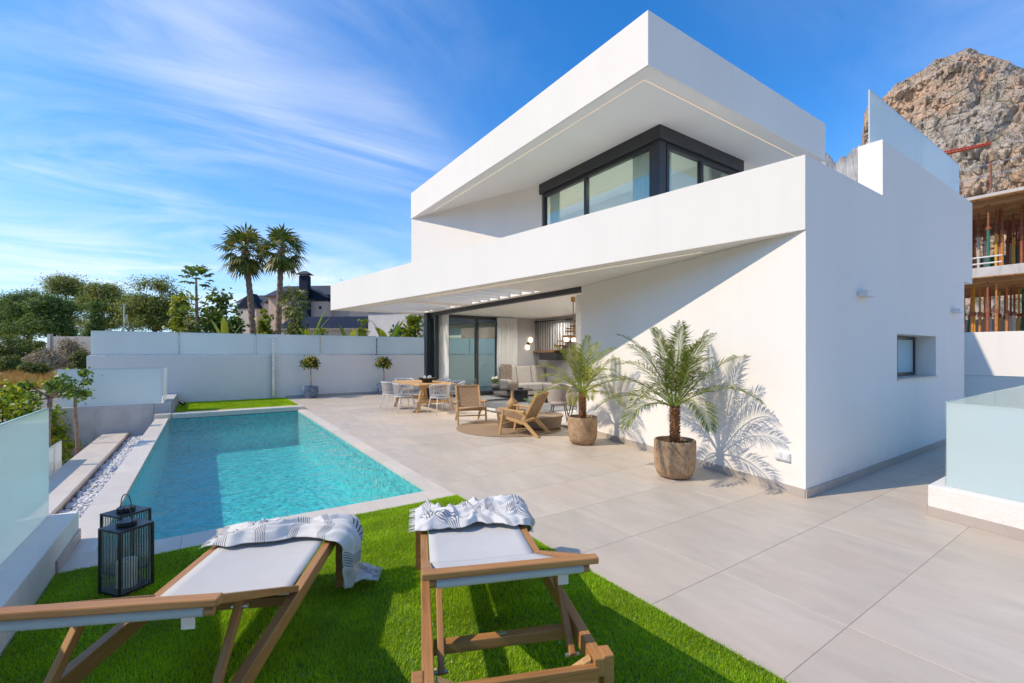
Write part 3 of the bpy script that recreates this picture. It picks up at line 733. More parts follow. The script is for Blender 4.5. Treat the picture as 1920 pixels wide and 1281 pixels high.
win_frame('terrace_window', (6.41, 13.28), (8.41, 13.28), 0.01, Z1, 0.11, 0.10, (1.14,), glass=clear_glass('tinted_window_glass', (0.80, 0.92, 0.86), 1.0))
mb = MB(); mb.box(10.06, 10.30, 6.3, 13.19, 0, Z1); mb.build('stair_wall', INWALL, VILLA)
mb = MB(); mb.box(6.12, 10.05, 6.12, 6.26, 0, Z1); mb.build('dining_wall', CEIL, VILLA)
for i, x in enumerate((5.94, 7.31, 8.68)):
    y = 6.28
    while y < 13.1:
        tile(x, min(x + 1.37, 10.05), y, min(y + 0.72, 13.19), 0.0, TILE_IN, 'indoor_tile', VILLA); y += 0.72
mb = MB(); mb.box(5.78, 10.06, 6.25, 13.2, -0.4, -0.008); mb.build('indoor_bed', GROUT, VILLA)
# open tread stair along the right hand wall
STW = wood_mat('stair_oak', (0.22, 0.11, 0.05), (0.36, 0.20, 0.10))
STAIR = thing('staircase'); STAIR.parent = VILLA
for i in range(8):
    y = 11.9 - i * 0.20; z = 1.55 + i * 0.155
    if z < 2.6:
        m = MB(); m.box(9.7, 10.05, y - 0.15, y + 0.12, z - 0.05, z); m.build('tread', STW, STAIR)
m = MB(); m.box(9.85, 10.05, 11.9, 13.19, 1.46, 1.52); m.build('landing', STW, STAIR)
m = MB(); m.box(9.6, 10.05, 11.6, 12.5, 1.2, 1.45); m.build('under_stair', FRAME, STAIR)
for i in range(15):
    y = 13.12 - i * 0.135
    m = MB(); m.tube([(9.93, y, 1.525), (9.93, y, 2.58)], 0.011, 6); m.build('baluster', FRAME, STAIR)
m = MB(); m.bar((9.93, 13.18, 2.56), (9.93, 11.1, 2.56), 0.03, 0.05); m.build('handrail', FRAME, STAIR)

# downlights added to brighten both rooms: glowing lens in a thin ring, own lamp
DLENS = emit_mat('fill_downlight_lens', (1.0, 0.93, 0.82), 6.0)
def fill_downlight(x, y, z, watt):
    e = thing('fill_downlight'); e.parent = VILLA; e.location = (x, y, z)
    m = MB(); m.lathe([(0.035, -0.004), (0.045, -0.005), (0.047, 0.0)], 20); m.build('ring', CEIL, e)
    m = MB(); m.lathe([(0.0, -0.002), (0.034, -0.002)], 20); m.build('lens', DLENS, e)
    ld = bpy.data.lights.new('fill_downlight_lamp', 'AREA'); ld.shape = 'DISK'; ld.size = 0.07; ld.energy = watt; ld.color = (1.0, 0.93, 0.84); ld.spread = R(150)
    lo = bpy.data.objects.new('fill_downlight_lamp', ld); COL.objects.link(lo); lo.parent = e; lo.location = (0, 0, -0.012)
for x in (6.9, 8.3, 9.6):
    for y in (7.6, 9.6, 11.8): fill_downlight(x, y, ZS, 11)
for y in (6.2, 8.2, 10.2): fill_downlight(7.5, y, RZ0 - 0.006, 9)

# small fittings on the walls
WLM = plain('white_lamp_housing', (0.72, 0.72, 0.72), 0.5, 0.03, 5)
for x, lab in ((6.25, 'white box wall light on the shaded side wall, near the parapet step'), (10.08, 'white box wall light on the shaded side wall, above right of the window')):
    e = thing('wall_light', lab, 'wall light', (x, 2.098, 2.10), group='wall lights on the villa side wall')
    m = MB(); m.box(0, 0.24, -0.10, 0, 0, 0.065); m.build('housing', WLM, e, bevel=0.004)
    m = MB(); m.box(0.02, 0.22, -0.085, -0.015, 0.0655, 0.068); m.build('lens', plain('lamp_lens', (0.6, 0.58, 0.52), 0.3, 0.02, 5), e)
sx = A + fdir * 0.24
e = thing('power_socket', 'pair of white covered sockets low on the sunlit wall corner', 'socket', (sx.x, sx.y, 0.33), math.atan2(fdir.y, fdir.x))
for i in range(2):
    m = MB(); m.box(-0.042 - i * 0.085 + 0.04, 0.04 - i * 0.085 + 0.04, 0.0, 0.03, 0, 0.08); m.build('cover', WLM, e, bevel=0.004)
    m = MB(); m.box(-0.03 - i * 0.085 + 0.04, 0.03 - i * 0.085 + 0.04, 0.03, 0.036, 0.012, 0.07); m.build('flap', WLM, e, bevel=0.002)

# shower column and spot on the far wall
e = thing('outdoor_shower', 'slim steel outdoor shower column against the far white wall', 'shower', (1.77, 16.0, 0))
m = MB(); m.box(-0.035, 0.035, -0.03, 0.03, 0, 1.90); m.build('column', STEEL, e, bevel=0.004)
m = MB(); m.tube([(0, 0, 1.87), (0, -0.2, 1.90), (0, -0.28, 1.90)], 0.012, 8); m.build('arm', STEEL, e, smooth=True)
m = MB(); m.lathe([(0.0, 0.02), (0.03, 0.015), (0.08, 0), (0.0, -0.002)], 20, (0, -0.28, 1.875)); m.build('head', STEEL, e, smooth=True)
m = MB(); m.tube([(0, -0.03, 1.05), (0, -0.07, 1.05)], 0.02, 10); m.build('tap', STEEL, e)
m = MB(); m.box(-0.09, 0.09, -0.09, 0.07, -0.004, 0.012); m.build('foot', STEEL, e)
e = thing('garden_spotlight', 'small dark garden spotlight on the turf strip', 'spotlight', (-0.50, 14.6, 0))
m = MB(); m.tube([(0, 0, 0), (0, 0, 0.12)], 0.01, 8); m.build('stake', FRAME, e)
m = MB(); m.tube([(0.05, -0.05, 0.12), (-0.05, 0.05, 0.17)], 0.045, 12); m.build('head', FRAME, e)

# ---------------------------------------------------------------- loungers
TEAK = wood_mat('oiled_teak', (0.29, 0.118, 0.036), (0.52, 0.255, 0.088), 0.42)
TEAK_PALE = wood_mat('pale_teak', (0.44, 0.245, 0.09), (0.64, 0.39, 0.165), 0.5)
SLING = cloth_mat('white_sling_fabric', (0.56, 0.54, 0.51), 900, 0.03)
METALTAG = plain('steel_tag', (0.6, 0.6, 0.6), 0.3, 0.05, 9, Metallic=0.8)
# local frame: x across, y from the head end (near) to the foot end (far)
LW, LL, LZ = 0.66, 1.66, 0.345
def make_lounger(label, loc, rz, ty, tz):
    e = thing('sun_lounger', label, 'sun lounger', (*loc, 0.0), rz, 'sun loungers on the turf')
    h = LW / 2
    for s in (-1, 1):
        m = MB(); m.bar((s * (h - 0.024), 0.0, LZ - 0.034), (s * (h - 0.024), LL, LZ - 0.034), 0.042, 0.068); m.build('side_rail', TEAK, e, bevel=0.004)
        for y in (0.035, LL - 0.10):
            m = MB(); m.box(s * (h + 0.012) - 0.020, s * (h + 0.012) + 0.020, y - 0.030, y + 0.030, 0.0, LZ - 0.045 if y > 1 else LZ + 0.004); m.build('leg', TEAK, e, bevel=0.004)
        m = MB(); m.extrude([(s * (h - 0.05), 0.02, LZ - 0.13), (s * (h - 0.05), 0.02, LZ - 0.01), (s * (h - 0.13), 0.02, LZ - 0.05), (s * (h - 0.13), 0.02, LZ - 0.13)], (0, 0.03, 0)); m.build('corner_bracket', TEAK_PALE, e, bevel=0.003)
    m = MB(); m.bar((-h + 0.03, 0.012, LZ - 0.085), (h - 0.03, 0.012, LZ - 0.085), 0.028, 0.115); m.build('head_board', TEAK, e, bevel=0.004)
    m = MB(); m.bar((-h + 0.05, LL - 0.03, LZ - 0.04), (h - 0.05, LL - 0.03, LZ - 0.04), 0.05, 0.06); m.build('foot_board', TEAK, e, bevel=0.004)
    m = MB(); m.bar((-h + 0.05, 0.30, LZ - 0.075), (h - 0.05, 0.30, LZ - 0.075), 0.040, 0.045); st = m.build('stretcher', TEAK, e, bevel=0.004)
    m = MB(); m.box(-0.018, 0.018, 0.284, 0.300, LZ - 0.048, LZ - 0.044); m.build('name_plate', METALTAG, st)
    m = MB(); m.bar((-h + 0.05, 0.86, LZ - 0.04), (h - 0.05, 0.86, LZ - 0.04), 0.04, 0.04); m.build('hinge_bar', TEAK, e, bevel=0.003)
    # flat seat sling, sagging a little
    nx, ny = 13, 17; P = np.zeros((ny, nx, 3))
    for j in range(ny):
        for i in range(nx):
            x = (i / (nx - 1) - 0.5) * (LW - 0.10); y = 0.84 + (LL - 0.06 - 0.84) * j / (ny - 1)
            P[j, i] = (x, y, LZ + 0.004 - 0.016 * (1 - (2 * i / (nx - 1) - 1) ** 2) * (1 - 0.5 * (2 * j / (ny - 1) - 1) ** 2))
    m = MB(); m.grid(P); m.build('seat_sling', SLING, e, smooth=True, solid=0.004)
    # raised back: hinge at y=.86, top bar at y=.09
    hy_, hz_ = 0.85, LZ + 0.012
    for s in (-1, 1):
        m = MB(); m.bar((s * (h - 0.026), hy_, hz_), (s * (h - 0.026), ty - 0.03, tz + 0.012), 0.040, 0.028); m.build('back_rail', TEAK, e, bevel=0.004)
        m = MB(); m.bar((s * (h - 0.075), 0.42, LZ + 0.56 * (tz - LZ)), (s * (h - 0.075), 0.16, LZ - 0.09), 0.038, 0.024, up=(1, 0, 0)); m.build('back_strut', TEAK, e, bevel=0.003)
    for s in (-1, 1):
        for (by_, bz_) in ((0.165, LZ - 0.085), (0.41, LZ + 0.52 * (tz - LZ)), (hy_, hz_ - 0.02)):
            b_ = MB(); b_.tube([(s * (h - 0.10), by_, bz_), (s * (h - 0.045), by_, bz_)], 0.008, 10); b_.build('bolt', METALTAG, e)
    m = MB(); m.bar((-h + 0.002, ty - 0.03, tz + 0.012), (h - 0.002, ty - 0.03, tz + 0.012), 0.040, 0.026); m.build('top_bar', TEAK, e, bevel=0.005)
    P = np.zeros((ny, nx, 3)); dv = Vector((0, ty + 0.03 - hy_, tz - 0.03 - hz_))
    for j in range(ny):
        for i in range(nx):
            f = j / (ny - 1); sag = 0.014 * (1 - (2 * i / (nx - 1) - 1) ** 2) * (1 - 0.5 * (2 * f - 1) ** 2)
            P[j, i] = ((i / (nx - 1) - 0.5) * (LW - 0.105), hy_ + dv.y * f, hz_ + 0.004 + dv.z * f - sag)
    m = MB(); m.grid(P); m.build('back_sling', SLING, e, smooth=True, solid=0.004)
    m = MB(); m.tube([(-h + 0.055, ty - 0.012, tz - 0.030), (h - 0.055, ty - 0.012, tz - 0.026)], 0.018, 12); r = m.build('sling_roll', SLING, e, smooth=True, auto=True)
    m = MB(); m.tube([(-h + 0.03, ty - 0.012, tz - 0.030), (h - 0.03, ty - 0.012, tz - 0.030)], 0.014, 10); m.build('roll_dowel', TEAK, r)
    m = MB(); m.box(h - 0.14, h - 0.10, ty + 0.02, ty + 0.022, tz - 0.10, tz - 0.05); m.build('care_tag', SLING, e)
    return e
pR, pL = cam_xy(0.02, 1.575), cam_xy(-1.195, 1.215)
LR = make_lounger('right sun lounger with teak frame, its foot end beside the paved terrace', pR, R(11.6) - YAW, 0.115, 0.655)
LLg = make_lounger('left sun lounger with teak frame, standing beside the two lanterns', pL, R(7.7) - YAW, 0.15, 0.688)

# crumpled striped throws on the foot ends
t = NT('striped_cotton'); g = t.n('ShaderNodeSeparateXYZ', {0: t.coord('gr')})
s1 = g.outputs[0]
fr_ = t.math('FRACT', t.math('MULTIPLY', s1, 3.1))
band = t.math('MULTIPLY', t.math('GREATER_THAN', fr_, 0.60), t.math('LESS_THAN', fr_, 0.96))
fine = t.math('GREATER_THAN', t.math('FRACT', t.math('MULTIPLY', s1, 56.0)), 0.55)
st = t.math('MULTIPLY', band, fine)
w = t.noise(t.coord('gr'), 260, 2, 0.6, stretch=(1, 0.15, 1))
c = t.mix(st, (0.68, 0.66, 0.62), (0.15, 0.165, 0.20))
c = t.mix(t.rng(w, 0.35, 0.7, 0, 0.18), c, (0.5, 0.5, 0.5))
THROW = t.done(t.bsdf(c, 0.95, t.bump(w, 0.35, 0.003), Sheen_Weight=0.2, Specular_IOR_Level=0.15))
def throw(name, label, root, x0, x1, y0, y1, z, seed, over=0.0, amp=0.055):
    """a cloth sheet on the lounger plane, folded by ridged noise; 'over' metres hang past the right rail"""
    nu, nv = 150, 84
    U, Vv = np.meshgrid(np.linspace(0, 1, nu), np.linspace(0, 1, nv))
    Lx = (x1 - x0) + over
    a = U * Lx
    wob = (fbm(U * 5, Vv * 0 + seed, 3, seed) - 0.5) * 0.16
    wob2 = (fbm(U * 6 + 9, Vv * 0 + seed, 3, seed + 5) - 0.5) * 0.10
    yy = (y0 + wob) + ((y1 + wob2) - (y0 + wob)) * Vv
    # folds: warped ridges mostly along the width
    wx = U * 3.0 + 0.9 * fbm(U * 2.5, Vv * 2.5, 3, seed + 2); wy = Vv * 4.2 + 1.4 * fbm(U * 2.2 + 4, Vv * 2 + 3, 3, seed + 3) + 0.8 * U
    rdg = 1 - np.abs(2 * np_noise(wx * 1.3, wy * 1.7, seed + 4) - 1)
    rdg = 0.7 * rdg ** 2 + 0.45 * (1 - np.abs(2 * np_noise(wx * 2.6 + wy, wy * 2.4 - wx * 1.5, seed + 14) - 1)) ** 2.2
    big = fbm(U * 3.3 + 2, Vv * 2.6, 2, seed + 7)
    fin = fbm(U * 26, Vv * 18, 2, seed + 6)
    edge = np.clip(np.minimum(np.minimum(Vv, 1 - Vv) * 7, np.minimum(U, 1 - U) * 9), 0, 1)
    hgt = (amp * rdg + amp * 1.1 * np.clip(big - 0.3, 0, 1) + 0.006 * fin) * (0.25 + 0.75 * edge) + 0.006
    # drape past the right edge
    s = x0 + a; ex = x1
    q = np.clip(s - ex, 0, None); rb = 0.05; ang = np.clip(q / rb, 0, math.pi / 2)
    xx = np.where(s < ex, s, ex + rb * np.sin(ang)); zz = np.where(s < ex, 0, -rb * (1 - np.cos(ang)) - np.clip(q - rb * math.pi / 2, 0, None))
    low = np.clip((0.045 - (z + zz)) , 0, None)            # cloth reaching the ground runs outwards
    zz = np.where(z + zz < 0.045, 0.045 - z + 0.01 * fin, zz); xx = xx + low * 0.95
    nxn = np.where(s < ex, 0, np.sin(ang)) * (low <= 0); nzn = np.where(low > 0, 1.0, np.where(s < ex, 1, np.cos(ang)))
    shrink = 1 - 0.45 * np.clip(q / max(over, 1e-3), 0, 1)
    yc = (y0 + y1) / 2; yy = yc + (yy - yc) * shrink
    P = np.stack([xx + nxn * hgt, yy + (fbm(U * 7, Vv * 7, 2, seed + 9) - 0.5) * 0.05, z + zz + nzn * hgt], -1)
    gr = np.stack([a * 1.6 + 0.55 * fbm(U * 2.4, Vv * 2.4, 2, seed + 11) + 0.35 * Vv, Vv * 0.8, Vv * 0], -1)
    m = MB(); m.grid(P, gr)
    o = m.build(name, THROW, None, smooth=True, solid=0.004)
    # knotted fringe along the two short ends
    f = MB()
    for side, jj in (('a', 0), ('b', nu - 1)):
        for k in range(0, nv, 2):
            p = Vector(P[k, jj]); d = Vector((-1 if side == 'a' else 1, random.uniform(-.4, .4), random.uniform(-.15, .05)))
            f.tube([p, p + d * 0.018, p + d * 0.040 + Vector((0, 0, -0.006))], [0.0028, 0.0022, 0.001], 4, caps=False)
    fo = f.build('fringe', THROW, o, kind='stuff')
    o.location = root.location; o.rotation_euler = root.rotation_euler
    return tag(o, label, 'throw', 'striped throws on the loungers')
throw('striped_throw', 'crumpled white and navy striped throw hanging to the turf, on the left lounger', LLg, -0.33, 0.335, 1.40, 1.70, LZ + 0.004, 5, 0.50, 0.06)
throw('striped_throw', 'crumpled white and navy striped throw bunched on the right lounger', LR, -0.36, 0.30, 1.26, 1.68, LZ + 0.004, 21, 0.10, 0.07)

# ---------------------------------------------------------------- lanterns
LBLK = plain('black_lantern_steel', (0.018, 0.019, 0.022), 0.42, 0.1, 6)
t = NT('ribbed_glass'); x_ = t.coord('gr')
wv = t.n('ShaderNodeTexWave', {'Vector': x_, 'Scale': 22.0}, bands_direction='X').outputs['Fac']
nb = t.bump(wv, 0.9, 0.01)
fr_ = t.n('ShaderNodeFresnel', {'IOR': t.rng(t.n('ShaderNodeNewGeometry').outputs['Backfacing'], 0, 1, 1.5, 1 / 1.5), 'Normal': nb}).outputs[0]
fz = t.n('ShaderNodeMixShader', {0: 0.5, 1: t.n('ShaderNodeBsdfDiffuse', {'Color': (0.82, 0.88, 0.87, 1), 'Normal': nb}).outputs[0], 2: t.n('ShaderNodeBsdfTranslucent', {'Color': (0.86, 0.92, 0.91, 1), 'Normal': nb}).outputs[0]})
rb_ = t.n('ShaderNodeMixShader', {0: t.rng(wv, 0.3, 1.0, 0.03, 0.34), 1: t.n('ShaderNodeBsdfTransparent', {'Color': (0.95, 0.98, 0.97, 1)}).outputs[0], 2: fz.outputs[0]})
RIB = t.done(t.n('ShaderNodeMixShader', {0: t.math('MULTIPLY', fr_, 1.6), 1: rb_.outputs[0], 2: t.n('ShaderNodeBsdfGlossy', {'Roughness': 0.05, 'Normal': nb}).outputs[0]}))
WAX = plain('candle_wax', (0.80, 0.78, 0.72), 0.5, 0.03, 8, Subsurface_Weight=0.3)
def lantern(label, loc, rz):
    e = thing('lantern', label, 'lantern', (*loc, 0.012), rz, 'black lanterns by the lounger'); w, H, b = 0.096, 0.385, 0.013
    m = MB()
    for sx in (-1, 1):
        for sy in (-1, 1): m.box(sx * (w - b / 2) - b / 2, sx * (w - b / 2) + b / 2, sy * (w - b / 2) - b / 2, sy * (w - b / 2) + b / 2, 0.0, H - b - 0.001)
    m.build('posts', LBLK, e, bevel=0.001)
    m = MB(); m.box(-w, w, -w, w, -0.012, 0.014); m.build('base', LBLK, e, bevel=0.001)
    m = MB(); m.box(-w, w, -w, w, H - b, H); m.build('roof', LBLK, e, bevel=0.0015)
    m = MB(); m.lathe([(0.046, 0), (0.05, 0.004), (0.05, 0.022), (0.046, 0.026)], 24, (0, 0, H)); m.build('cap', LBLK, e, smooth=True, auto=True)
    m = MB(); m.tube([(0.050 * math.cos(a) * (1 + 0.22 * math.sin(a)), 0.0, H + 0.015 + 0.095 * math.sin(a)) for a in np.linspace(0, math.pi, 17)], 0.0032, 6); m.build('handle', LBLK, e, smooth=True)
    for k in range(4):
        a = k * math.pi / 2; m = MB(); L = w - b
        P = np.array([[(-L, -w + 0.007, 0.015), (L, -w + 0.007, 0.015)], [(-L, -w + 0.007, H - b - 0.002), (L, -w + 0.007, H - b - 0.002)]])
        ca, sa = math.cos(a), math.sin(a)
        Q = np.stack([P[..., 0] * ca - P[..., 1] * sa, P[..., 0] * sa + P[..., 1] * ca, P[..., 2]], -1)
        m.grid(Q, P); m.build('glass_pane', RIB, e)
    return e
def candle(label, loc, r, h, group):
    m = MB(); m.lathe([(r, 0), (r, h - 0.004), (r - 0.004, h), (r * 0.3, h - 0.006), (0.0, h - 0.008)], 20)
    o = m.build('candle', WAX, None, smooth=True, auto=True, loc=loc, label=label, cat='candle', group=group)
    m = MB(); m.tube([(0, 0, h - 0.008), (0.001, 0, h + 0.008)], 0.0012, 5); m.build('wick', LBLK, o)
    return o
la = R(-18) - YAW + R(180)
lantern('front black lantern with ribbed glass and a thick candle, beside the left lounger', (-0.398, 3.617), math.atan2(0.061, -0.181) - YAW)
lantern('rear black lantern with ribbed glass, nearer the pool', (-0.437, 3.943), math.atan2(0.061, -0.181) - YAW)
candle('thick white pillar candle inside the front lantern', (-0.398, 3.617, 0.027), 0.05, 0.16, 'lantern candles')
candle('thick white pillar candle inside the rear lantern', (-0.437, 3.943, 0.027), 0.05, 0.14, 'lantern candles')

# ---------------------------------------------------------------- outdoor dining
TX0, TX1, TY0, TY1, TZ = 4.22, 5.20, 10.18, 12.05, 0.685
T = thing('dining_table', 'pale teak outdoor dining table with splayed legs', 'table', ((TX0 + TX1) / 2, (TY0 + TY1) / 2, 0))
hx, hyy = (TX1 - TX0) / 2, (TY1 - TY0) / 2
for i in range(6):
    w = 2 * hx / 6
    m = MB(); m.bar((-hx + (i + 0.5) * w, -hyy, TZ - 0.018), (-hx + (i + 0.5) * w, hyy, TZ - 0.018), w - 0.004, 0.036); m.build('plank', TEAK_PALE, T, bevel=0.004)
for s in (-1, 1):
    m = MB(); m.bar((-hx + 0.08, s * (hyy - 0.22), TZ - 0.07), (hx - 0.08, s * (hyy - 0.22), TZ - 0.07), 0.07, 0.06); m.build('bearer', TEAK_PALE, T, bevel=0.004)
    for q in (-1, 1):
        m = MB(); m.bar((q * (hx - 0.02), s * (hyy - 0.14), 0.0), (q * (hx - 0.17), s * (hyy - 0.22), TZ - 0.10), 0.075, 0.07, up=(0, 1, 0)); m.build('leg', TEAK_PALE, T, bevel=0.005)
    m = MB(); m.bar((-hx + 0.09, s * (hyy - 0.17), 0.24), (hx - 0.09, s * (hyy - 0.17), 0.24), 0.045, 0.07); m.build('crossbar', TEAK_PALE, T, bevel=0.004)
m = MB(); m.bar((0, -hyy + 0.19, 0.24), (0, hyy - 0.19, 0.24), 0.05, 0.07); m.build('long_stretcher', TEAK_PALE, T, bevel=0.004)

ROPE = plain('pale_grey_rope', (0.47, 0.45, 0.43), 0.9, 0.12, 60, 0.6, 400)
CHFR = plain('white_powder_coat', (0.70, 0.69, 0.67), 0.5, 0.03, 8)
CUSH = cloth_mat('pale_grey_cushion', (0.45, 0.45, 0.46), 700, 0.05)
def rope_chair(label, loc, rz):
    e = thing('rope_chair', label, 'chair', (*loc, 0), rz, 'rope dining chairs round the teak table')    # faces +y
    sz = 0.40; rb = 0.25
    arc = np.linspace(R(180 - 12), R(360 + 12), 25)
    top = [(rb * 1.06 * math.cos(a), rb * 1.0 * math.sin(a) + 0.02, sz + 0.30 - 0.09 * max(0, math.sin(a) + 0.35)) for a in arc]
    bot = [(rb * 0.92 * math.cos(a), rb * 0.88 * math.sin(a) + 0.03, sz - 0.005) for a in arc]
    m = MB(); m.tube(top, 0.011, 8); m.build('top_rail', CHFR, e, smooth=True)
    m = MB(); m.tube([(rb * 0.92 * math.cos(a), rb * 0.88 * math.sin(a) + 0.03, sz - 0.005) for a in np.linspace(0, 2 * math.pi, 33)], 0.010, 8); m.build('seat_ring', CHFR, e, smooth=True)
    for i in range(24):
        a = i / 23 * 24; k = int(min(a, 23)); f = a - k
        p = Vector(top[k]).lerp(Vector(top[k + 1]), f) if k < 24 else Vector(top[24]); q = Vector(bot[k]).lerp(Vector(bot[k + 1]), f)
        m = MB(); tt = Vector(top[k + 1]) - Vector(top[k]); m.bar(q, p, 0.017, 0.007, up=Vector((p.x, p.y - 0.02, 0)).normalized()); m.build('rope_strand', ROPE, e)
    m = MB(); m.lathe([(0.0, -0.012), (0.20, -0.012), (0.222, 0.0), (0.225, 0.02), (0.21, 0.042), (0.0, 0.05)], 28, (0, 0.03, sz)); m.build('cushion', CUSH, e, smooth=True)
    for s in (-1, 1):
        for q in (-1, 1):
            m = MB(); m.tube([(s * 0.15, q * 0.15 + 0.03, sz - 0.012), (s * 0.215, q * 0.225 + 0.03, 0.0)], [0.012, 0.008], 8); m.build('leg', CHFR, e, smooth=True)
    return e
ch = rope_chair('white rope chair nearest the pool, left side of the teak table', (3.98, 10.62), R(-90))
spots = [((3.95, 11.42), R(-90), 'white rope chair left of the teak table, farther from the pool corner'), ((4.62, 9.86), R(6), 'white rope chair at the near head of the teak table'),
         ((5.44, 10.66), R(90), 'white rope chair on the house side of the teak table, nearer the camera'), ((5.44, 11.50), R(90), 'white rope chair on the house side of the teak table, farther back'),
         ((4.70, 12.40), R(180), 'white rope chair at the far head of the teak table')]
for p, r, lab in spots: dup(ch, lab, (*p, 0), r)

BOWL = wood_mat('dark_wood_bowl', (0.022, 0.016, 0.012), (0.05, 0.036, 0.027), 0.5)
bx, by = 4.72, 10.85
m = MB(); m.lathe([(0.13, 0), (0.13, 0.05), (0.20, 0.075), (0.235, 0.12), (0.228, 0.122), (0.19, 0.085), (0.0, 0.075)], 32)
BO = m.build('wooden_tray', BOWL, None, smooth=True, auto=True, loc=(bx, by, TZ), label='dark wooden footed tray on the teak dining table', cat='tray')
JAR = plain('white_ceramic', (0.72, 0.72, 0.70), 0.3, 0.03, 8)
for i, (dx, dy, lab) in enumerate(((-0.075, -0.02, 'left white jar on the dark wooden tray'), (0.02, -0.065, 'middle white jar on the dark wooden tray'), (0.08, 0.01, 'right white jar on the dark wooden tray'))):
    e = thing('jar', lab, 'jar', (bx + dx, by + dy, TZ + 0.085), 0, 'white jars on the dark tray')
    m = MB(); m.lathe([(0.03, 0), (0.037, 0.01), (0.037, 0.06), (0.031, 0.07), (0.031, 0.073)], 20); m.build('body', JAR, e, smooth=True, auto=True)
    m = MB(); m.lathe([(0.033, 0.0732), (0.033, 0.084), (0.01, 0.089), (0.009, 0.098), (0.0, 0.1)], 20); m.build('lid', JAR, e, smooth=True, auto=True)

# ---------------------------------------------------------------- lounge corner: round rug, two woven armchairs, low tables
t = NT('jute'); p = t.coord('obj')
gp = t.n('ShaderNodeTexWave', {'Vector': p, 'Scale': 5.0, 'Distortion': 0.6, 'Detail': 2.0, 'Detail Scale': 3.0}, wave_type='BANDS', bands_direction='DIAGONAL').outputs['Fac']
br = t.noise(p, 90, 3)
c = t.mix(gp, (0.20, 0.125, 0.065), (0.37, 0.255, 0.145)); c = t.mix(t.rng(br, 0.35, 0.7, 0, 0.5), c, (0.45, 0.32, 0.19))
JUTE = t.done(t.bsdf(c, 0.95, t.bump(t.math('ADD', gp, br), 0.5, 0.006)))
m = MB(); m.lathe([(1.0, 0.0), (1.008, 0.006), (1.0, 0.012), (0.0, 0.0125)], 64); m.build('round_rug', JUTE, None, loc=(4.86, 7.30, 0.001), label='round natural jute rug under the two woven armchairs', cat='rug')
CANE = plain('woven_cane', (0.44, 0.285, 0.15), 0.7, 0.25, 55, 0.5, 300)
CANE2 = plain('woven_cane_dark', (0.33, 0.20, 0.105), 0.7, 0.25, 55, 0.5, 300)
def weave(e, c0, ux, vy, nrm, nu, nv, sagf, name):
    """woven panel: flat bands over and under each other; c0 corner, ux / vy the panel edges"""
    c0, ux, vy, nrm = Vector(c0), Vector(ux), Vector(vy), Vector(nrm).normalized()
    m1, m2 = MB(), MB(); res = 2
    for i in range(nu):
        P = []; w = 0.42 / nu
        for k in range(nv * res + 1):
            f = k / (nv * res); z = 0.004 * math.cos(math.pi * (f * nv - 0.5) + math.pi * (i % 2)) + sagf(f, (i + .5) / nu)
            P.append([c0 + ux * ((i + 0.5) / nu - w) + vy * f + nrm * z, c0 + ux * ((i + 0.5) / nu + w) + vy * f + nrm * z])
        m1.grid(np.array(P))
    for j in range(nv):
        P = []; w = 0.42 / nv
        for k in range(nu * res + 1):
            f = k / (nu * res); z = -0.004 * math.cos(math.pi * (f * nu - 0.5) + math.pi * (j % 2)) + sagf((j + .5) / nv, f)
            P.append([c0 + ux * f + vy * ((j + 0.5) / nv - w) + nrm * z, c0 + ux * f + vy * ((j + 0.5) / nv + w) + nrm * z])
        m2.grid(np.array(P))
    a = m1.build(name, CANE, e); a['kind'] = 'stuff'; b = m2.build(name, CANE2, e); b['kind'] = 'stuff'
def armchair(label, loc, rz):
    e = thing('woven_armchair', label, 'armchair', (*loc, 0), rz, 'woven armchairs on the round rug')          # faces -y
    hw = 0.285
    for s in (-1, 1):
        x = s * hw
        m = MB(); m.bar((x, -0.33, 0.0), (x, -0.25, 0.49), 0.034, 0.042, up=(0, 1, 0)); m.build('front_leg', TEAK_PALE, e, bevel=0.005)
        m = MB(); m.bar((x, -0.34, 0.475), (x, 0.16, 0.425), 0.05, 0.03); m.build('arm', TEAK_PALE, e, bevel=0.008)
        xi = s * (hw - 0.040)
        m = MB(); m.bar((xi, -0.33, 0.335), (xi, 0.12, 0.23), 0.032, 0.055); m.build('seat_rail', TEAK_PALE, e, bevel=0.006)
        m = MB(); m.bar((xi, 0.08, 0.22), (xi, 0.37, 0.745), 0.034, 0.05, up=(0, 1, 0)); m.build('back_post', TEAK_PALE, e, bevel=0.006)
        m = MB(); m.bar((xi, 0.10, 0.28), (xi, 0.40, 0.0), 0.034, 0.06, up=(0, 1, 1)); m.build('rear_leg', TEAK_PALE, e, bevel=0.006)
    m = MB(); m.tube([(-hw + 0.03, -0.325, 0.335), (hw - 0.03, -0.325, 0.335)], 0.026, 10); m.build('seat_front_rail', CANE, e, smooth=True)
    m = MB(); m.bar((-hw + 0.03, 0.10, 0.245), (hw - 0.03, 0.10, 0.245), 0.03, 0.035); m.build('seat_back_rail', TEAK_PALE, e)
    m = MB(); m.bar((-hw + 0.01, -0.30, 0.18), (hw - 0.01, -0.30, 0.18), 0.025, 0.025); m.build('stretcher', TEAK_PALE, e, bevel=0.003)
    m = MB(); m.bar((-hw + 0.055, 0.362, 0.735), (hw - 0.055, 0.362, 0.735), 0.03, 0.035); m.build('back_top_rail', TEAK_PALE, e, bevel=0.004)
    weave(e, (-hw + 0.055, -0.32, 0.358), (2 * (hw - 0.055), 0, 0), (0, 0.43, -0.10), (0, 0.2, 1), 13, 11, lambda f, g: -0.02 * math.sin(math.pi * f), 'seat_weave')
    weave(e, (-hw + 0.056, 0.115, 0.285), (2 * (hw - 0.056), 0, 0), (0, 0.25, 0.45), (0, -1, 0.5), 13, 12, lambda f, g: -0.02 * math.sin(math.pi * f) * math.sin(math.pi * g), 'back_weave')
    return e
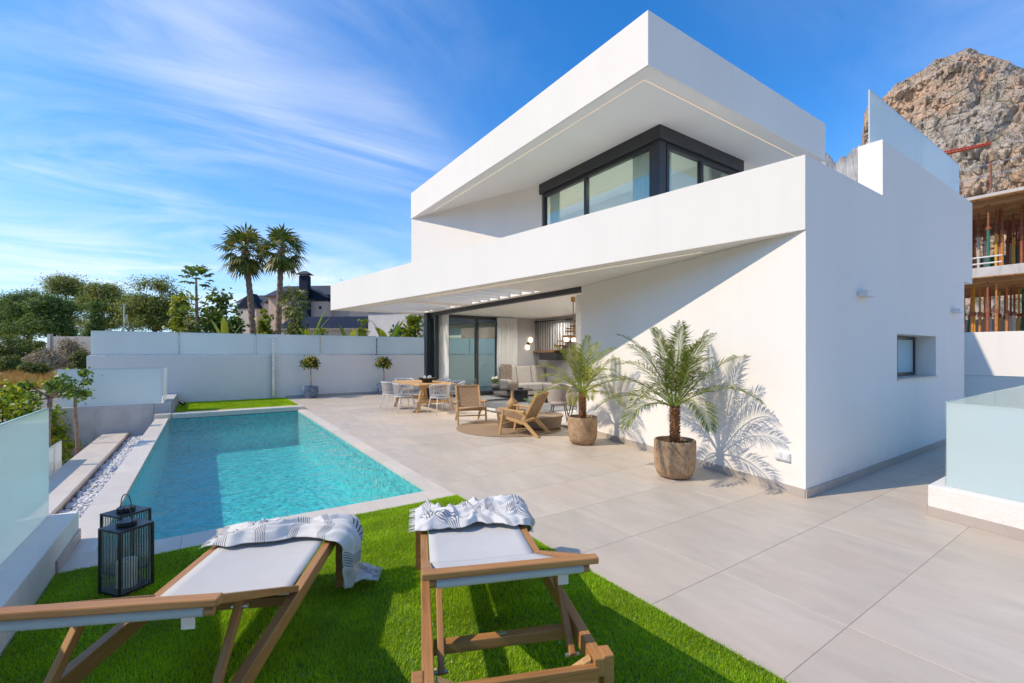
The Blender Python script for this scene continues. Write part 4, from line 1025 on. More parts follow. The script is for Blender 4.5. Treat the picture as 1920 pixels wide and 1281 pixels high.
armchair('woven armchair facing the pool lawn, left on the round rug', (4.57, 8.32), R(-20))
# second chair seen from its rear right corner
armchair('woven armchair seen from behind, right on the round rug', (4.70, 6.58), math.atan2(0.62, -0.33) + R(90))
LOG = wood_mat('weathered_mango_wood', (0.20, 0.14, 0.09), (0.38, 0.28, 0.19), 0.7)
m = MB(); m.lathe([(0.24, 0), (0.27, 0.03), (0.30, 0.26), (0.33, 0.29), (0.33, 0.32), (0.31, 0.335), (0, 0.335)], 36); m.build('round_table', LOG, None, smooth=True, auto=True, loc=(4.98, 7.36, 0.013), label='taller round wooden side table carrying the gourd vase', cat='side table')
m = MB(); m.lathe([(0.30, 0), (0.34, 0.03), (0.37, 0.20), (0.39, 0.23), (0.39, 0.255), (0.37, 0.265), (0, 0.265)], 36); m.build('round_table', LOG, None, smooth=True, auto=True, loc=(5.36, 6.86, 0.013), label='lower round wooden side table close to the sliding door', cat='side table')
VASE = plain('woven_gourd', (0.42, 0.25, 0.11), 0.65, 0.25, 40, 0.6, 120)
m = MB(); m.lathe([(0.05, 0), (0.09, 0.02), (0.115, 0.08), (0.10, 0.15), (0.05, 0.20), (0.030, 0.24), (0.027, 0.36), (0.030, 0.365), (0.022, 0.365), (0.02, 0.30)], 24); m.build('gourd_vase', VASE, None, smooth=True, loc=(4.93, 7.27, 0.349), label='brown gourd shaped vase with long neck on the side table', cat='vase')

# ---------------------------------------------------------------- living room seen through the opening
SOFA = cloth_mat('warm_grey_upholstery', (0.38, 0.355, 0.33), 500, 0.06)
S = thing('sofa', 'grey fabric corner sofa inside the living room', 'sofa', (8.15, 12.0, 0))
for i in range(3):
    x = 0.02 + i * 0.62
    m = MB(); m.box(x, x + 0.60, 0.02, 0.66, 0.20, 0.43); m.build('seat_cushion', SOFA, S, bevel=0.045)
    m = MB(); m.extrude([(x, 0.60, 0.40), (x, 0.80, 0.40), (x, 0.92, 0.98), (x, 0.72, 1.0)], (0.60, 0, 0)); m.build('back_cushion', SOFA, S, bevel=0.05)
m = MB(); m.box(0.0, 1.88, 0.06, 0.9, 0.06, 0.20); m.build('base', SOFA, S, bevel=0.01)
m = MB(); m.box(-0.2, 0.0, 0.0, 0.88, 0.06, 0.58); m.build('arm', SOFA, S, bevel=0.05)
m = MB(); m.box(1.26, 1.86, -1.3, 0.0, 0.06, 0.43); m.build('chaise', SOFA, S, bevel=0.05)
THR = plain('taupe_knit', (0.18, 0.14, 0.115), 0.95, 0.25, 20, 0.8, 120)
nu, nv = 26, 40; P = np.zeros((nv, nu, 3))
for j in range(nv):
    f = j / (nv - 1); path = [(0.80, 1.03), (0.66, 1.02), (0.54, 0.56), (0.40, 0.47), (0.0, 0.46), (-0.03, 0.2)]
    q = f * 4.999; k = int(q); ff = q - k; yy = path[k][0] * (1 - ff) + path[k + 1][0] * ff; zz = path[k][1] * (1 - ff) + path[k + 1][1] * ff
    for i in range(nu):
        g = i / (nu - 1); P[j, i] = (0.02 + 0.42 * g - 0.30 * f + 0.02 * math.sin(9 * f), yy - 0.015 + 0.018 * math.sin(22 * g + 3 * f), zz + 0.018 + 0.015 * math.cos(22 * g))
m = MB(); m.grid(P); m.build('knit_throw', THR, None, smooth=True, solid=0.012, loc=(8.15, 12.0, 0), label='taupe knitted throw hanging over the sofa back', cat='throw')
BLK = plain('matt_black', (0.012, 0.012, 0.013), 0.45, 0.1, 5)
DRUG = cloth_mat('charcoal_rug', (0.14, 0.14, 0.145), 300, 0.15)
m = MB(); m.box(6.25, 8.9, 8.6, 11.9, 0.001, 0.012); m.build('living_rug', DRUG, None, label='charcoal rug on the living room floor', cat='rug')
for loc, r, h, lab in (((7.72, 10.95, 0.012), 0.36, 0.36, 'larger round black coffee table before the sofa'), ((8.25, 10.35, 0.012), 0.28, 0.30, 'smaller round black coffee table before the sofa')):
    e = thing('coffee_table', lab, 'coffee table', loc, 0, 'round black coffee tables')
    m = MB(); m.lathe([(r, h - 0.025), (r, h), (0, h)], 32); m.lathe([(0.0, h - 0.026), (r, h - 0.026)], 32); m.build('top', BLK, e)
    m = MB(); m.lathe([(r * 0.62, 0), (r * 0.62, h - 0.03)], 28); m.build('drum_base', BLK, e, smooth=True, auto=True)
m = MB(); m.lathe([(0.05, 0), (0.09, 0.03), (0.11, 0.05), (0.10, 0.05), (0.0, 0.02)], 20); m.build('black_bowl', BLK, None, smooth=True, loc=(7.68, 10.9, 0.372), label='small black bowl on the larger coffee table', cat='bowl')
e = thing('media_bench', 'low black bench with glass top in front of the far window', 'bench', (6.55, 11.75, 0))
m = MB(); m.box(-0.25, 1.55, -0.25, 0.25, 0.30, 0.33); m.build('top', BLK, e, bevel=0.004)
for sx in (-0.2, 1.5):
    for sy in (-0.2, 0.2):
        m = MB(); m.tube([(sx, sy, 0), (sx, sy, 0.3)], 0.014, 8); m.build('leg', BLK, e)
GREYV = plain('grey_stoneware', (0.10, 0.10, 0.105), 0.6, 0.15, 12, 0.3, 60)
m = MB(); m.lathe([(0.06, 0), (0.075, 0.04), (0.075, 0.12), (0.045, 0.17), (0.035, 0.22), (0.05, 0.25), (0.05, 0.30), (0.03, 0.31), (0.03, 0.36), (0.0, 0.36)], 20); m.build('grey_vase', GREYV, None, smooth=True, auto=True, loc=(6.60, 11.7, 0.331), label='slim grey stoneware vase on the low black bench', cat='vase')
PL = thing('flower_pot', 'grey pot of white flowers on the low black bench', 'flower pot', (7.35, 11.75, 0.331))
m = MB(); m.lathe([(0.10, 0), (0.14, 0.04), (0.15, 0.15), (0.13, 0.17), (0.12, 0.15), (0, 0.14)], 24); m.build('pot', GREYV, PL, smooth=True)
for loc, rz, lab in (((6.08, 7.24), R(-32), 'beige dining chair indoors, left of the pair by the wall end'), ((6.26, 6.86), R(-32), 'beige dining chair indoors, right of the pair by the wall end')):
    e = thing('dining_chair', lab, 'chair', (*loc, 0), rz, 'beige dining chairs indoors')
    BEIGE = bpy.data.materials.get('beige_velvet') or cloth_mat('beige_velvet', (0.42, 0.36, 0.31), 500, 0.08)
    P = np.zeros((14, 17, 3))
    for j in range(14):
        f = j / 13
        for i in range(17):
            a = R(180 + 5) + R(170) * i / 16; rr = 0.21 + 0.03 * f
            P[j, i] = (rr * math.cos(a), rr * math.sin(a) * 0.95 + 0.02, 0.42 + 0.40 * f * (0.35 + 0.65 * math.sin(math.pi * i / 16) ** 0.6))
    m = MB(); m.grid(P); m.build('shell_back', BEIGE, e, smooth=True, solid=0.03)
    m = MB(); m.lathe([(0.0, 0.36), (0.19, 0.37), (0.22, 0.40), (0.21, 0.45), (0.0, 0.47)], 24); m.build('seat', BEIGE, e, smooth=True)
    for sx in (-1, 1):
        for sy in (-1, 1):
            m = MB(); m.tube([(sx * 0.12, sy * 0.12, 0.37), (sx * 0.20, sy * 0.20, 0.0)], [0.012, 0.008], 8); m.build('leg', BLK, e)
# curtains
CURT = cloth_mat('white_sheer_curtain', (0.82, 0.82, 0.80), 500, 0.03, 0.35)
def curtain(label, p0, p1, z0, z1, folds, amp=0.04):
    p0, p1 = Vector((*p0, 0)), Vector((*p1, 0)); a = p1 - p0; nn = Vector((-a.y, a.x, 0)).normalized()
    n = folds * 8; P = np.zeros((9, n + 1, 3))
    for j in range(9):
        f = j / 8
        for i in range(n + 1):
            s = i / n; q = p0 + a * (s + 0.01 * math.sin(7 * f + i)) + nn * (amp * (0.6 + 0.4 * f) * math.sin(2 * math.pi * folds * s + 0.8 * math.sin(3 * s * 6)))
            P[j, i] = (q.x, q.y, z1 + (z0 - z1) * f)
    m = MB(); m.grid(P); return m.build('curtain', CURT, None, smooth=True, label=label, cat='curtain', group='white curtains of the living room')
curtain('white curtain gathered behind the sliding door stack', (6.02, 12.25), (6.05, 13.05), 0.02, 2.64, 6)
curtain('white curtain right of the far living room window', (8.20, 13.02), (9.02, 13.02), 0.02, 2.64, 7)
curtain('white curtain at the near wall end of the sliding door', (6.16, 6.42), (6.12, 6.78), 0.02, 2.60, 4, 0.03)
# disc wall sconces and pendant
SCO = emit_mat('sconce_glow', (1.0, 0.72, 0.42), 2.2)
e = thing('wall_sconce', 'pair of glowing disc sconces on the grey living room wall', 'wall lamp', (9.62, 13.19, 1.77))
m = MB(); m.lathe([(0.055, 0), (0.055, 0.03), (0, 0.035)], 24); b_ = m.build('back_plate', BLK, e); b_.rotation_euler = (R(90), 0, 0)
for dx, dz in ((0.10, 0.14), (-0.04, -0.13)):
    m = MB(); m.lathe([(0.09, 0.03), (0.09, 0.045), (0.06, 0.055), (0, 0.056)], 28); b_ = m.build('glowing_disc', SCO, e, smooth=True); b_.rotation_euler = (R(90), 0, 0); b_.location = (dx, 0, dz)
BRASS = plain('aged_brass', (0.45, 0.28, 0.12), 0.35, 0.1, 6, Metallic=1.0)
e = thing('pendant_lamp', 'brass and wood pendant lamp hanging behind the wall end', 'lamp', (6.75, 7.55, 0))
m = MB(); m.tube([(0, 0, 1.66), (0, 0, Z1)], 0.012, 8); m.lathe([(0.05, 2.58), (0.05, Z1 + 0.003)], 16); m.build('stem', BRASS, e)
for z, l in ((1.98, 0.22), (1.80, 0.30)):
    m = MB(); m.bar((-l, 0, z), (l * 0.6, 0, z), 0.03, 0.025); m.build('bar', STW, e)
for dx in (-0.2, 0.02):
    m = MB(); m.lathe([(0.0, -0.05), (0.05, -0.045), (0.06, 0), (0.045, 0.035), (0.0, 0.045)], 18, (dx, 0, 1.74)); m.build('bulb', emit_mat('pendant_glow', (1.0, 0.75, 0.45), 1.4) if not bpy.data.materials.get('pendant_glow') else bpy.data.materials['pendant_glow'], e, smooth=True)

# ---------------------------------------------------------------- plants
def unit(a): return a / np.maximum(np.linalg.norm(a, axis=-1, keepdims=True), 1e-9)
def leaf_quads(C, N, length, width, curl=0.0, along=None):
    """rhombic leaves: C centres, N outward normals; returns vertices, faces"""
    n = len(C); r = unit(rng.normal(size=(n, 3)))
    N = unit(N + 0.6 * rng.normal(size=(n, 3)))
    T = unit(np.cross(N, r)) if along is None else unit(along)
    S = unit(np.cross(N, T))
    l = np.broadcast_to(np.asarray(length), (n,))[:, None] * rng.uniform(0.7, 1.25, (n, 1)) * 0.5
    w = np.broadcast_to(np.asarray(width), (n,))[:, None] * rng.uniform(0.7, 1.25, (n, 1)) * 0.5
    V = np.stack([C - T * l, C + S * w, C + T * l - N * curl * l, C - S * w], 1).reshape(-1, 3)
    return V, np.arange(4 * n).reshape(n, 4)
def blob_points(blobs, n_clump, per, csize, flatten=1.0, inner=0.35):
    """clumps spread over the skins of ellipsoids; each clump a puff of leaves. blobs: (x,y,z,rx,ry,rz)"""
    w = np.array([b[3] * b[4] + b[4] * b[5] + b[3] * b[5] for b in blobs]); w = w / w.sum()
    idx = rng.choice(len(blobs), n_clump, p=w); B = np.array(blobs)[idx]
    d = unit(rng.normal(size=(n_clump, 3))); d[:, 2] = np.where(d[:, 2] < -0.55, -d[:, 2], d[:, 2])
    rr = rng.uniform(inner, 1.0, (n_clump, 1)) ** 0.45 * rng.uniform(0.86, 1.12, (n_clump, 1))
    cc = B[:, :3] + d * B[:, 3:] * rr
    sz = csize * rng.uniform(0.6, 1.35, n_clump)
    q = rng.normal(size=(n_clump, per, 3)) * 0.5; q[..., 2] *= flatten
    P = cc[:, None] + q * sz[:, None, None]
    Nn = unit(q + 0.8 * d[:, None] + np.array([0, 0, 0.5]))
    return P.reshape(-1, 3), Nn.reshape(-1, 3)
BARK = plain('bark', (0.115, 0.075, 0.05), 0.9, 0.35, 14, 0.9, 30)
BARK_PALE = plain('pale_bark', (0.30, 0.20, 0.14), 0.9, 0.35, 20, 0.8, 60)
PINE = leaf_mat('pine_needles', [(0.06, 0.09, 0.022), (0.16, 0.20, 0.045), (0.28, 0.30, 0.07), (0.38, 0.36, 0.10)], 0.6, 0.35)
PINE_D = leaf_mat('dark_conifer', [(0.04, 0.08, 0.022), (0.11, 0.18, 0.04), (0.22, 0.28, 0.065)], 0.6, 0.35)
BUSHG = leaf_mat('bush_green', [(0.05, 0.08, 0.015), (0.10, 0.14, 0.025), (0.17, 0.19, 0.04), (0.24, 0.24, 0.06)], 0.55, 0.3)
BRUSH = leaf_mat('dry_brush', [(0.22, 0.165, 0.10), (0.36, 0.29, 0.18), (0.48, 0.41, 0.28)], 0.8, 0.15)
CITRUS = leaf_mat('citrus_leaf', [(0.08, 0.17, 0.012), (0.20, 0.30, 0.015), (0.42, 0.45, 0.03), (0.60, 0.56, 0.06)], 0.35, 0.4)
FIG = leaf_mat('young_tree_leaf', [(0.035, 0.08, 0.012), (0.09, 0.17, 0.02), (0.20, 0.28, 0.04), (0.32, 0.38, 0.08)], 0.4, 0.35)
PAPAYA = leaf_mat('papaya_leaf', [(0.04, 0.09, 0.02), (0.11, 0.17, 0.035), (0.24, 0.27, 0.06)], 0.4, 0.35)
YELLOWG = leaf_mat('yellow_green_leaf', [(0.08, 0.13, 0.015), (0.22, 0.26, 0.02), (0.42, 0.40, 0.04)], 0.4, 0.4)
BANANA = leaf_mat('banana_leaf', [(0.06, 0.12, 0.02), (0.15, 0.22, 0.03), (0.32, 0.34, 0.06)], 0.35, 0.4)
FANG = leaf_mat('fan_palm_leaf', [(0.04, 0.075, 0.015), (0.09, 0.14, 0.03), (0.20, 0.22, 0.05), (0.30, 0.25, 0.09)], 0.4, 0.2)
ARECA = leaf_mat('date_palm_leaflet', [(0.05, 0.075, 0.010), (0.10, 0.135, 0.016), (0.17, 0.20, 0.028), (0.28, 0.28, 0.06)], 0.65, 0.2)
YFLOWER = leaf_mat('yellow_flower', [(0.55, 0.38, 0.01), (0.75, 0.58, 0.03)], 0.5, 0.3)

def trunk_mesh(h, r0, r1, limbs, lean=0.1, sides=9, seed=0, branches=None):
    rs = random.Random(seed); m = MB()
    pts = [(lean * h * (k / 7) ** 1.5 * math.cos(seed) + rs.uniform(-.02, .02) * h * (k > 0), lean * h * (k / 7) ** 1.5 * math.sin(seed) + rs.uniform(-.02, .02) * h * (k > 0), h * k / 7) for k in range(8)]
    m.tube(pts, [r0 + (r1 - r0) * k / 7 for k in range(8)], sides)
    for (tx, ty_, tz, k0) in limbs:
        b = Vector(pts[k0]); e = Vector((tx, ty_, tz)); mid = b.lerp(e, 0.5) + Vector((0, 0, -0.08 * (e - b).length))
        r = (r0 + (r1 - r0) * k0 / 7) * 0.6
        m.tube([b, mid, e], [r, r * 0.65, r * 0.25], 6)
    return m
def tree(name, label, cat, loc, blobs, trunk_h, r0, leafmat, clumps, per, csize, ll, lw, bark=BARK, group=None, flatten=0.7, lean=0.06, seed=0):
    e = thing(name, label, cat, loc, random.uniform(0, 6) * 0, group)
    limbs = [(b[0], b[1], b[2], min(7, max(3, int(7 * min(1, b[2] / max(trunk_h, .1)) - 1)))) for b in blobs]
    trunk_mesh(trunk_h, r0, r0 * 0.45, limbs, lean, 9, seed).build('trunk', bark, e, smooth=True)
    P, N = blob_points(blobs, clumps, per, csize, flatten)
    V, F = leaf_quads(P, N, ll, lw)
    link('crown', fast_mesh('crown', V, F), leafmat, e)
    return e
def around(u, v_top, v_bot, half, d, k=7, seed=0, umbrella=True):
    """ellipsoids filling a crown that spans half pixels each side of column u, between two rows"""
    rs = random.Random(seed); px = d / FPX
    zt, zb = level(v_top, d) - GZ, level(v_bot, d) - GZ; R0 = half * px
    out = []
    for i in range(k):
        f = rs.uniform(0.15, 0.95); a = rs.uniform(0, 6.28)
        wid = (1 - 0.45 * abs(2 * f - 0.85)) if umbrella else (1.05 - 0.9 * f)
        rr = R0 * wid * rs.uniform(0.35, 0.68); off = max(0.0, R0 * wid - rr)
        zz = zb + (zt - zb) * f; rz_ = min(rr * rs.uniform(0.55, 0.8), zt - zz + 0.25 * rr)
        out.append((off * math.cos(a), off * math.sin(a), min(zz, zt - rz_ * 0.9), rr, rr, max(0.4, rz_)))
    out.append((0, 0, zb + (zt - zb) * 0.62, R0 * 0.62, R0 * 0.62, (zt - zb) * 0.36))
    return out
specs = [('pine_tree', 'dark pine at the far left edge of the picture', 12, 566, 645, 34, 78, PINE_D), ('pine_tree', 'pine second from the left edge, behind the dry brush', 52, 548, 640, 44, 72, PINE_D),
         ('pine_tree', 'tallest broad pine in the left tree group', 135, 518, 632, 58, 84, PINE), ('pine_tree', 'pine right of the tallest pine, above the glass fence', 198, 530, 628, 44, 80, PINE),
         ('pine_tree', 'big rounded pine left of the papaya tree', 291, 520, 628, 60, 66, PINE), ('pine_tree', 'lower bushy pine in front of the tallest pine', 100, 556, 645, 42, 64, PINE_D),
         ('pine_tree', 'small pine between the rounded pine and the lamp pole', 238, 556, 628, 28, 88, PINE), ('cypress_tree', 'dark pointed cypress above the left end of the glass fence', 178, 565, 640, 17, 60, PINE_D),
         ('cypress_tree', 'slim pointed conifer rising behind the left pines', 53, 540, 620, 10, 92, PINE_D)]
for i, (nm, lab, u, vt, vb, hf, d, mt) in enumerate(specs):
    x, y = ground_pt(u, d); cyp = nm == 'cypress_tree'
    bl = around(u, vt, vb, hf, d, 9 if not cyp else 7, 40 + i, not cyp)
    top = level(vt, d) - GZ
    if cyp:
        R0 = hf * d / FPX; bl = [(0, 0, top * f, R0 * w, R0 * w, top * 0.17) for f, w in ((0.2, 0.95), (0.36, 1.0), (0.52, 0.85), (0.68, 0.62), (0.83, 0.36))]
    ncl = 75 if cyp else 190
    tree(nm, lab, 'tree', (x, y, GZ), bl, top * 0.75, 0.016 * top + 0.1, mt, ncl, 75, 1.5 * d / 80 * (0.6 if cyp else 1), 0.52, 0.13, group='trees beyond the lane', seed=i, flatten=0.6)

def shrub(name, label, cat, loc, blobs, leafmat, clumps, per, csize, ll, lw, group, stem_r=0.03, flatten=0.8):
    e = thing(name, label, cat, loc, 0, group)
    m = MB()
    for b in blobs[:6]: m.tube([(b[0] * 0.15, b[1] * 0.15, 0), (b[0] * 0.6, b[1] * 0.6, b[2] * 0.6), (b[0], b[1], b[2])], [stem_r, stem_r * 0.7, stem_r * 0.3], 6)
    m.build('stems', BARK, e, smooth=True)
    P, N = blob_points(blobs, clumps, per, csize, flatten, 0.2); V, F = leaf_quads(P, N, ll, lw)
    link('foliage', fast_mesh('foliage', V, F), leafmat, e)
    return e
def bush_at(name, label, u, v_top, half, d, mt, clumps=70, per=50, ll=0.3, lw=0.12, group=None, base=GZ, cat='bush', k=5):
    px = d / FPX; x, y = ground_pt(u, d); zt = level(v_top, d) - base; R0 = half * px; rs = random.Random(int(u * 7 + d)); bl = []
    for i in range(k):
        a = rs.uniform(0, 6.28); rr = R0 * rs.uniform(0.4, 0.6); o = (R0 - rr) * rs.uniform(0.5, 1); zc = zt * rs.uniform(0.35, 0.72)
        bl.append((o * math.cos(a), o * math.sin(a), zc, rr, rr, max(0.2, min(rr, zt - zc, zc))))
    bl.append((0, 0, zt * 0.5, R0 * 0.55, R0 * 0.55, zt * 0.5))
    return shrub(name, label, cat, (x, y, base), bl, mt, clumps, per, max(0.18, 0.32 * R0), ll, lw, group)
for (nm, lab, u, vt, hf, d, mt) in (('bush', 'olive green bush at the far left, above the dry grass', 22, 632, 46, 54, BUSHG), ('bush', 'pale green bush left of the stone gate pillar', 70, 640, 26, 60, BUSHG),
        ('brush', 'grey leafless brush arching beside the glass fence end', 128, 634, 34, 56, BRUSH), ('brush', 'grey leafless brush in front of the gate pillar', 84, 656, 34, 52, BRUSH),
        ('bush', 'small fresh green bush touching the glass fence end', 152, 654, 15, 50, BUSHG), ('bush', 'dark green bush low among the dry grass', 18, 668, 22, 48, BUSHG), ('bush', 'green bush between brush and dry grass', 62, 674, 26, 47, BUSHG)):
    bush_at(nm, lab, u, vt, hf, d, mt, 90, 60, 0.42, 0.10, 'bushes beyond the lane')
# dry grass bank
t = leaf_mat('dry_grass_blade', [(0.30, 0.17, 0.055), (0.48, 0.30, 0.10), (0.64, 0.45, 0.18)], 0.8, 0.25)
n = 26000
uu = rng.uniform(-60, 165, n); dd = rng.uniform(39, 47, n) + np.where(uu > 90, 3, 0)
keep = fbm(uu / 14, dd / 1.6, 3, 8) > 0.44; uu, dd = uu[keep], dd[keep]; n = len(uu)
ll_ = dd * (uu - CX) / FPX; gx = dd * math.sin(YAW) + ll_ * math.cos(YAW); gy = dd * math.cos(YAW) - ll_ * math.sin(YAW)
b = np.stack([gx, gy, np.full(n, GZ - 0.1)], 1); hgt = rng.uniform(0.45, 1.0, n) * (0.5 + 1.5 * fbm(gx / 2.2, gy / 2.2, 3, 55)); an = rng.uniform(0, 6.28, n); le = rng.uniform(0.05, 0.35, n)
sd = np.stack([np.cos(an), np.sin(an), 0 * an], 1) * 0.035
tip = b + np.stack([np.sin(an) * le, np.cos(an) * le, np.ones(n)], 1) * hgt[:, None]
V = np.stack([b - sd, b + sd, tip], 1).reshape(-1, 3)
tag(link('dry_grass', fast_mesh('dry_grass', V, np.arange(3 * n).reshape(n, 3)), t), 'bank of dry golden grass beyond the lane', 'grass', kind='stuff')

# citrus hedge and two slim young trees just outside the pool wall
x, y = ground_pt(8, 8.6)
bl = [(0, 0, 1.75, .6, .6, .72), (-.45, -.2, 1.6, .5, .5, .6), (.42, .15, 1.45, .45, .45, .55), (.6, .3, 1.1, .38, .4, .5), (-.1, .3, 1.95, .42, .42, .5), (0.1, -0.2, 0.9, .6, .6, .6)]
shrub('citrus_bush', 'yellow green leafy bush outside the left glass fence', 'bush', (x, y, GZ), bl, CITRUS, 260, 22, 0.17, 0.095, 0.055, None, 0.03)
def young_tree(label, u, d, v_top, v_low, r, seed):
    x, y = ground_pt(u, d); zt, zl = level(v_top, d) - GZ, level(v_low, d) - GZ; rs = random.Random(seed)
    e = thing('young_tree', label, 'tree', (x, y, GZ), 0, 'slim young trees by the stone ledge'); m = MB(); pts = []
    for k in range(9): pts.append((0.02 * math.sin(k * 1.3 + seed), 0.02 * math.cos(k * 1.7 + seed), zl * 1.02 * k / 8))
    m.tube(pts, [r * (1.1 - 0.35 * k / 8) * (1 + 0.12 * math.sin(k * 2.1)) for k in range(9)], 9)
    bl = []
    for k in range(8):
        a = rs.uniform(0, 6.28); R1 = rs.uniform(0.10, 0.26); e2 = (R1 * math.cos(a), R1 * math.sin(a), zl + (zt - zl) * rs.uniform(-0.05, 0.95))
        m.tube([pts[-1], ((pts[-1][0] + e2[0]) / 2, (pts[-1][1] + e2[1]) / 2, (zl + e2[2]) / 2 + 0.03), e2], [r * 0.5, r * 0.35, r * 0.12], 6); bl.append((*e2, 0.09, 0.09, 0.08))
    m.build('trunk', BARK_PALE, e, smooth=True)
    P, N = blob_points(bl, 70, 8, 0.10, 0.9, 0.0); V, F = leaf_quads(P, N, 0.075, 0.045); link('crown', fast_mesh('crown', V, F), FIG, e)
young_tree('slim young tree with thicker trunk, left of the pair by the ledge', 92, 6.9, 704, 752, 0.042, 3)
young_tree('slim young tree right of the pair, before the glass on concrete', 143, 8.6, 700, 745, 0.034, 8)

# tall fan palms
def fan_palm(label, u, d, v_crown, R0, r0, seed, tilt, name='fan_palm', nleaf=38, group='tall fan palms behind the wall'):
    x, y = ground_pt(u, d); h = level(v_crown, d) - GZ; rs = random.Random(seed)
    e = thing(name, label, 'palm tree', (x, y, GZ), 0, group)
    m = MB(); N_ = 46
    pts = [(tilt[0] * (k / N_) ** 2, tilt[1] * (k / N_) ** 2, h * k / N_) for k in range(N_ + 1)]
    m.tube(pts, [r0 * (1.15 - 0.35 * k / N_) * (1.10 if k % 2 else 0.93) * (1.35 if k > N_ - 4 else 1) for k in range(N_ + 1)], 10); m.build('trunk', PALMT, e)
    top = Vector(pts[-1]); L = MB(); st = MB()
    for i in range(nleaf):
        el = R(82) - R(150) * (i / nleaf) ** 0.9 + rs.uniform(-.15, .15); az = i * 2.399 + rs.uniform(-.3, .3)
        d0 = Vector((math.cos(az) * math.cos(el), math.sin(az) * math.cos(el), math.sin(el))); pl = R0 * rs.uniform(0.42, 0.55)
        tip = top + d0 * pl + Vector((0, 0, -0.12 * pl)); st.tube([top, top + d0 * pl * 0.5, tip], [0.03, 0.022, 0.015], 4, caps=False)
        side = d0.cross(Vector((0, 0, 1))); side = side.normalized() if side.length > 0.05 else Vector((1, 0, 0)); upv = side.cross(d0).normalized()
        ns = 15
        for k in range(ns):
            a = R(-105) + R(210) * k / (ns - 1); f = R0 * rs.uniform(0.42, 0.66) * (1 - 0.25 * abs(a) / R(105))
            dv = d0 * math.cos(a) + side * math.sin(a); dv = (dv + upv * 0.12 * math.cos(a * 2) + Vector((0, 0, -0.25))).normalized()
            mid = tip + dv * f * 0.55; end = tip + dv * f + Vector((0, 0, -0.22 * f)); wv = dv.cross(upv).normalized() * (0.055 * R0 / 1.7)
            L.add([tip, mid - wv, end, mid + wv], [(0, 1, 2, 3)])
    st.build('stalks', FANST, e); L.build('fronds', FANG, e)
    return e
t = NT('palm_trunk'); p = t.coord('obj')
c = t.mix(t.rng(t.noise(p, 9, 4, stretch=(1, 1, 2)), 0.35, 0.65), (0.12, 0.07, 0.045), (0.36, 0.25, 0.18))
PALMT = t.done(t.bsdf(c, 0.9, t.bump(t.noise(p, 14, 3), 0.8, 0.04)))
FANST = plain('palm_stalk', (0.20, 0.19, 0.06), 0.6, 0.2, 5)
fan_palm('left of the two tall fan palms against the sky', 478, 30, 468, 1.95, 0.205, 1, (-0.55, 0.4))
fan_palm('right of the two tall fan palms against the sky', 520, 29, 466, 1.80, 0.19, 2, (0.25, -0.1))
fan_palm('short fan palm between the tall palm trunks', 548, 27, 566, 1.25, 0.16, 3, (0.1, 0), 'short_fan_palm', 22, None)

# papaya like tree and tropical shrubs behind the far wall
def rosette(L, c, R0, n, rs, lobes=7):
    for i in range(n):
        az = i * 2.399; el = R(65) - R(95) * (i / n) + rs.uniform(-.15, .15); d0 = Vector((math.cos(az) * math.cos(el), math.sin(az) * math.cos(el), math.sin(el)))
        tip = c + d0 * R0 * rs.uniform(0.7, 1.0); side = d0.cross(Vector((0, 0, 1))).normalized(); up = side.cross(d0)
        for k in range(lobes):
            a = R(-150) + R(300) * k / (lobes - 1); dv = (d0 * math.cos(a) + side * math.sin(a) + Vector((0, 0, -0.45))).normalized(); f = R0 * 0.36; wv = dv.cross(up).normalized() * f * 0.24
            L.add([tip, tip + dv * f * 0.55 - wv, tip + dv * f, tip + dv * f * 0.55 + wv], [(0, 1, 2, 3)])
x, y = ground_pt(374, 24); rs = random.Random(4)
e = thing('papaya_tree', 'papaya tree with a leaf tuft above the shrubs', 'tree', (x, y, GZ))
hh = level(522, 24) - GZ; m = MB(); m.tube([(0, 0, 0), (0.1, 0, hh * 0.4), (-0.12, 0.05, hh * 0.75), (-0.15, 0.05, hh)], [0.16, 0.12, 0.08, 0.05], 10); m.tube([(0, 0, hh * 0.45), (-0.45, 0.1, hh * 0.62), (-0.55, 0.1, hh * 0.72)], [0.08, 0.06, 0.04], 8); m.tube([(0, 0, hh * 0.4), (0.5, 0, hh * 0.56), (0.7, 0, hh * 0.66)], [0.08, 0.06, 0.04], 8)
m.build('trunk', BARK_PALE, e, smooth=True)
L = MB(); rosette(L, Vector((-0.15, 0.05, hh)), 0.78, 30, rs); rosette(L, Vector((-0.15, 0.05, hh * 0.8)), 0.5, 12, rs); rosette(L, Vector((-0.55, 0.1, hh * 0.72)), 0.62, 20, rs); rosette(L, Vector((0.7, 0, hh * 0.66)), 0.65, 22, rs); rosette(L, Vector((0.3, -0.2, hh * 0.58)), 0.6, 18, rs)
L.build('crown', PAPAYA, e)
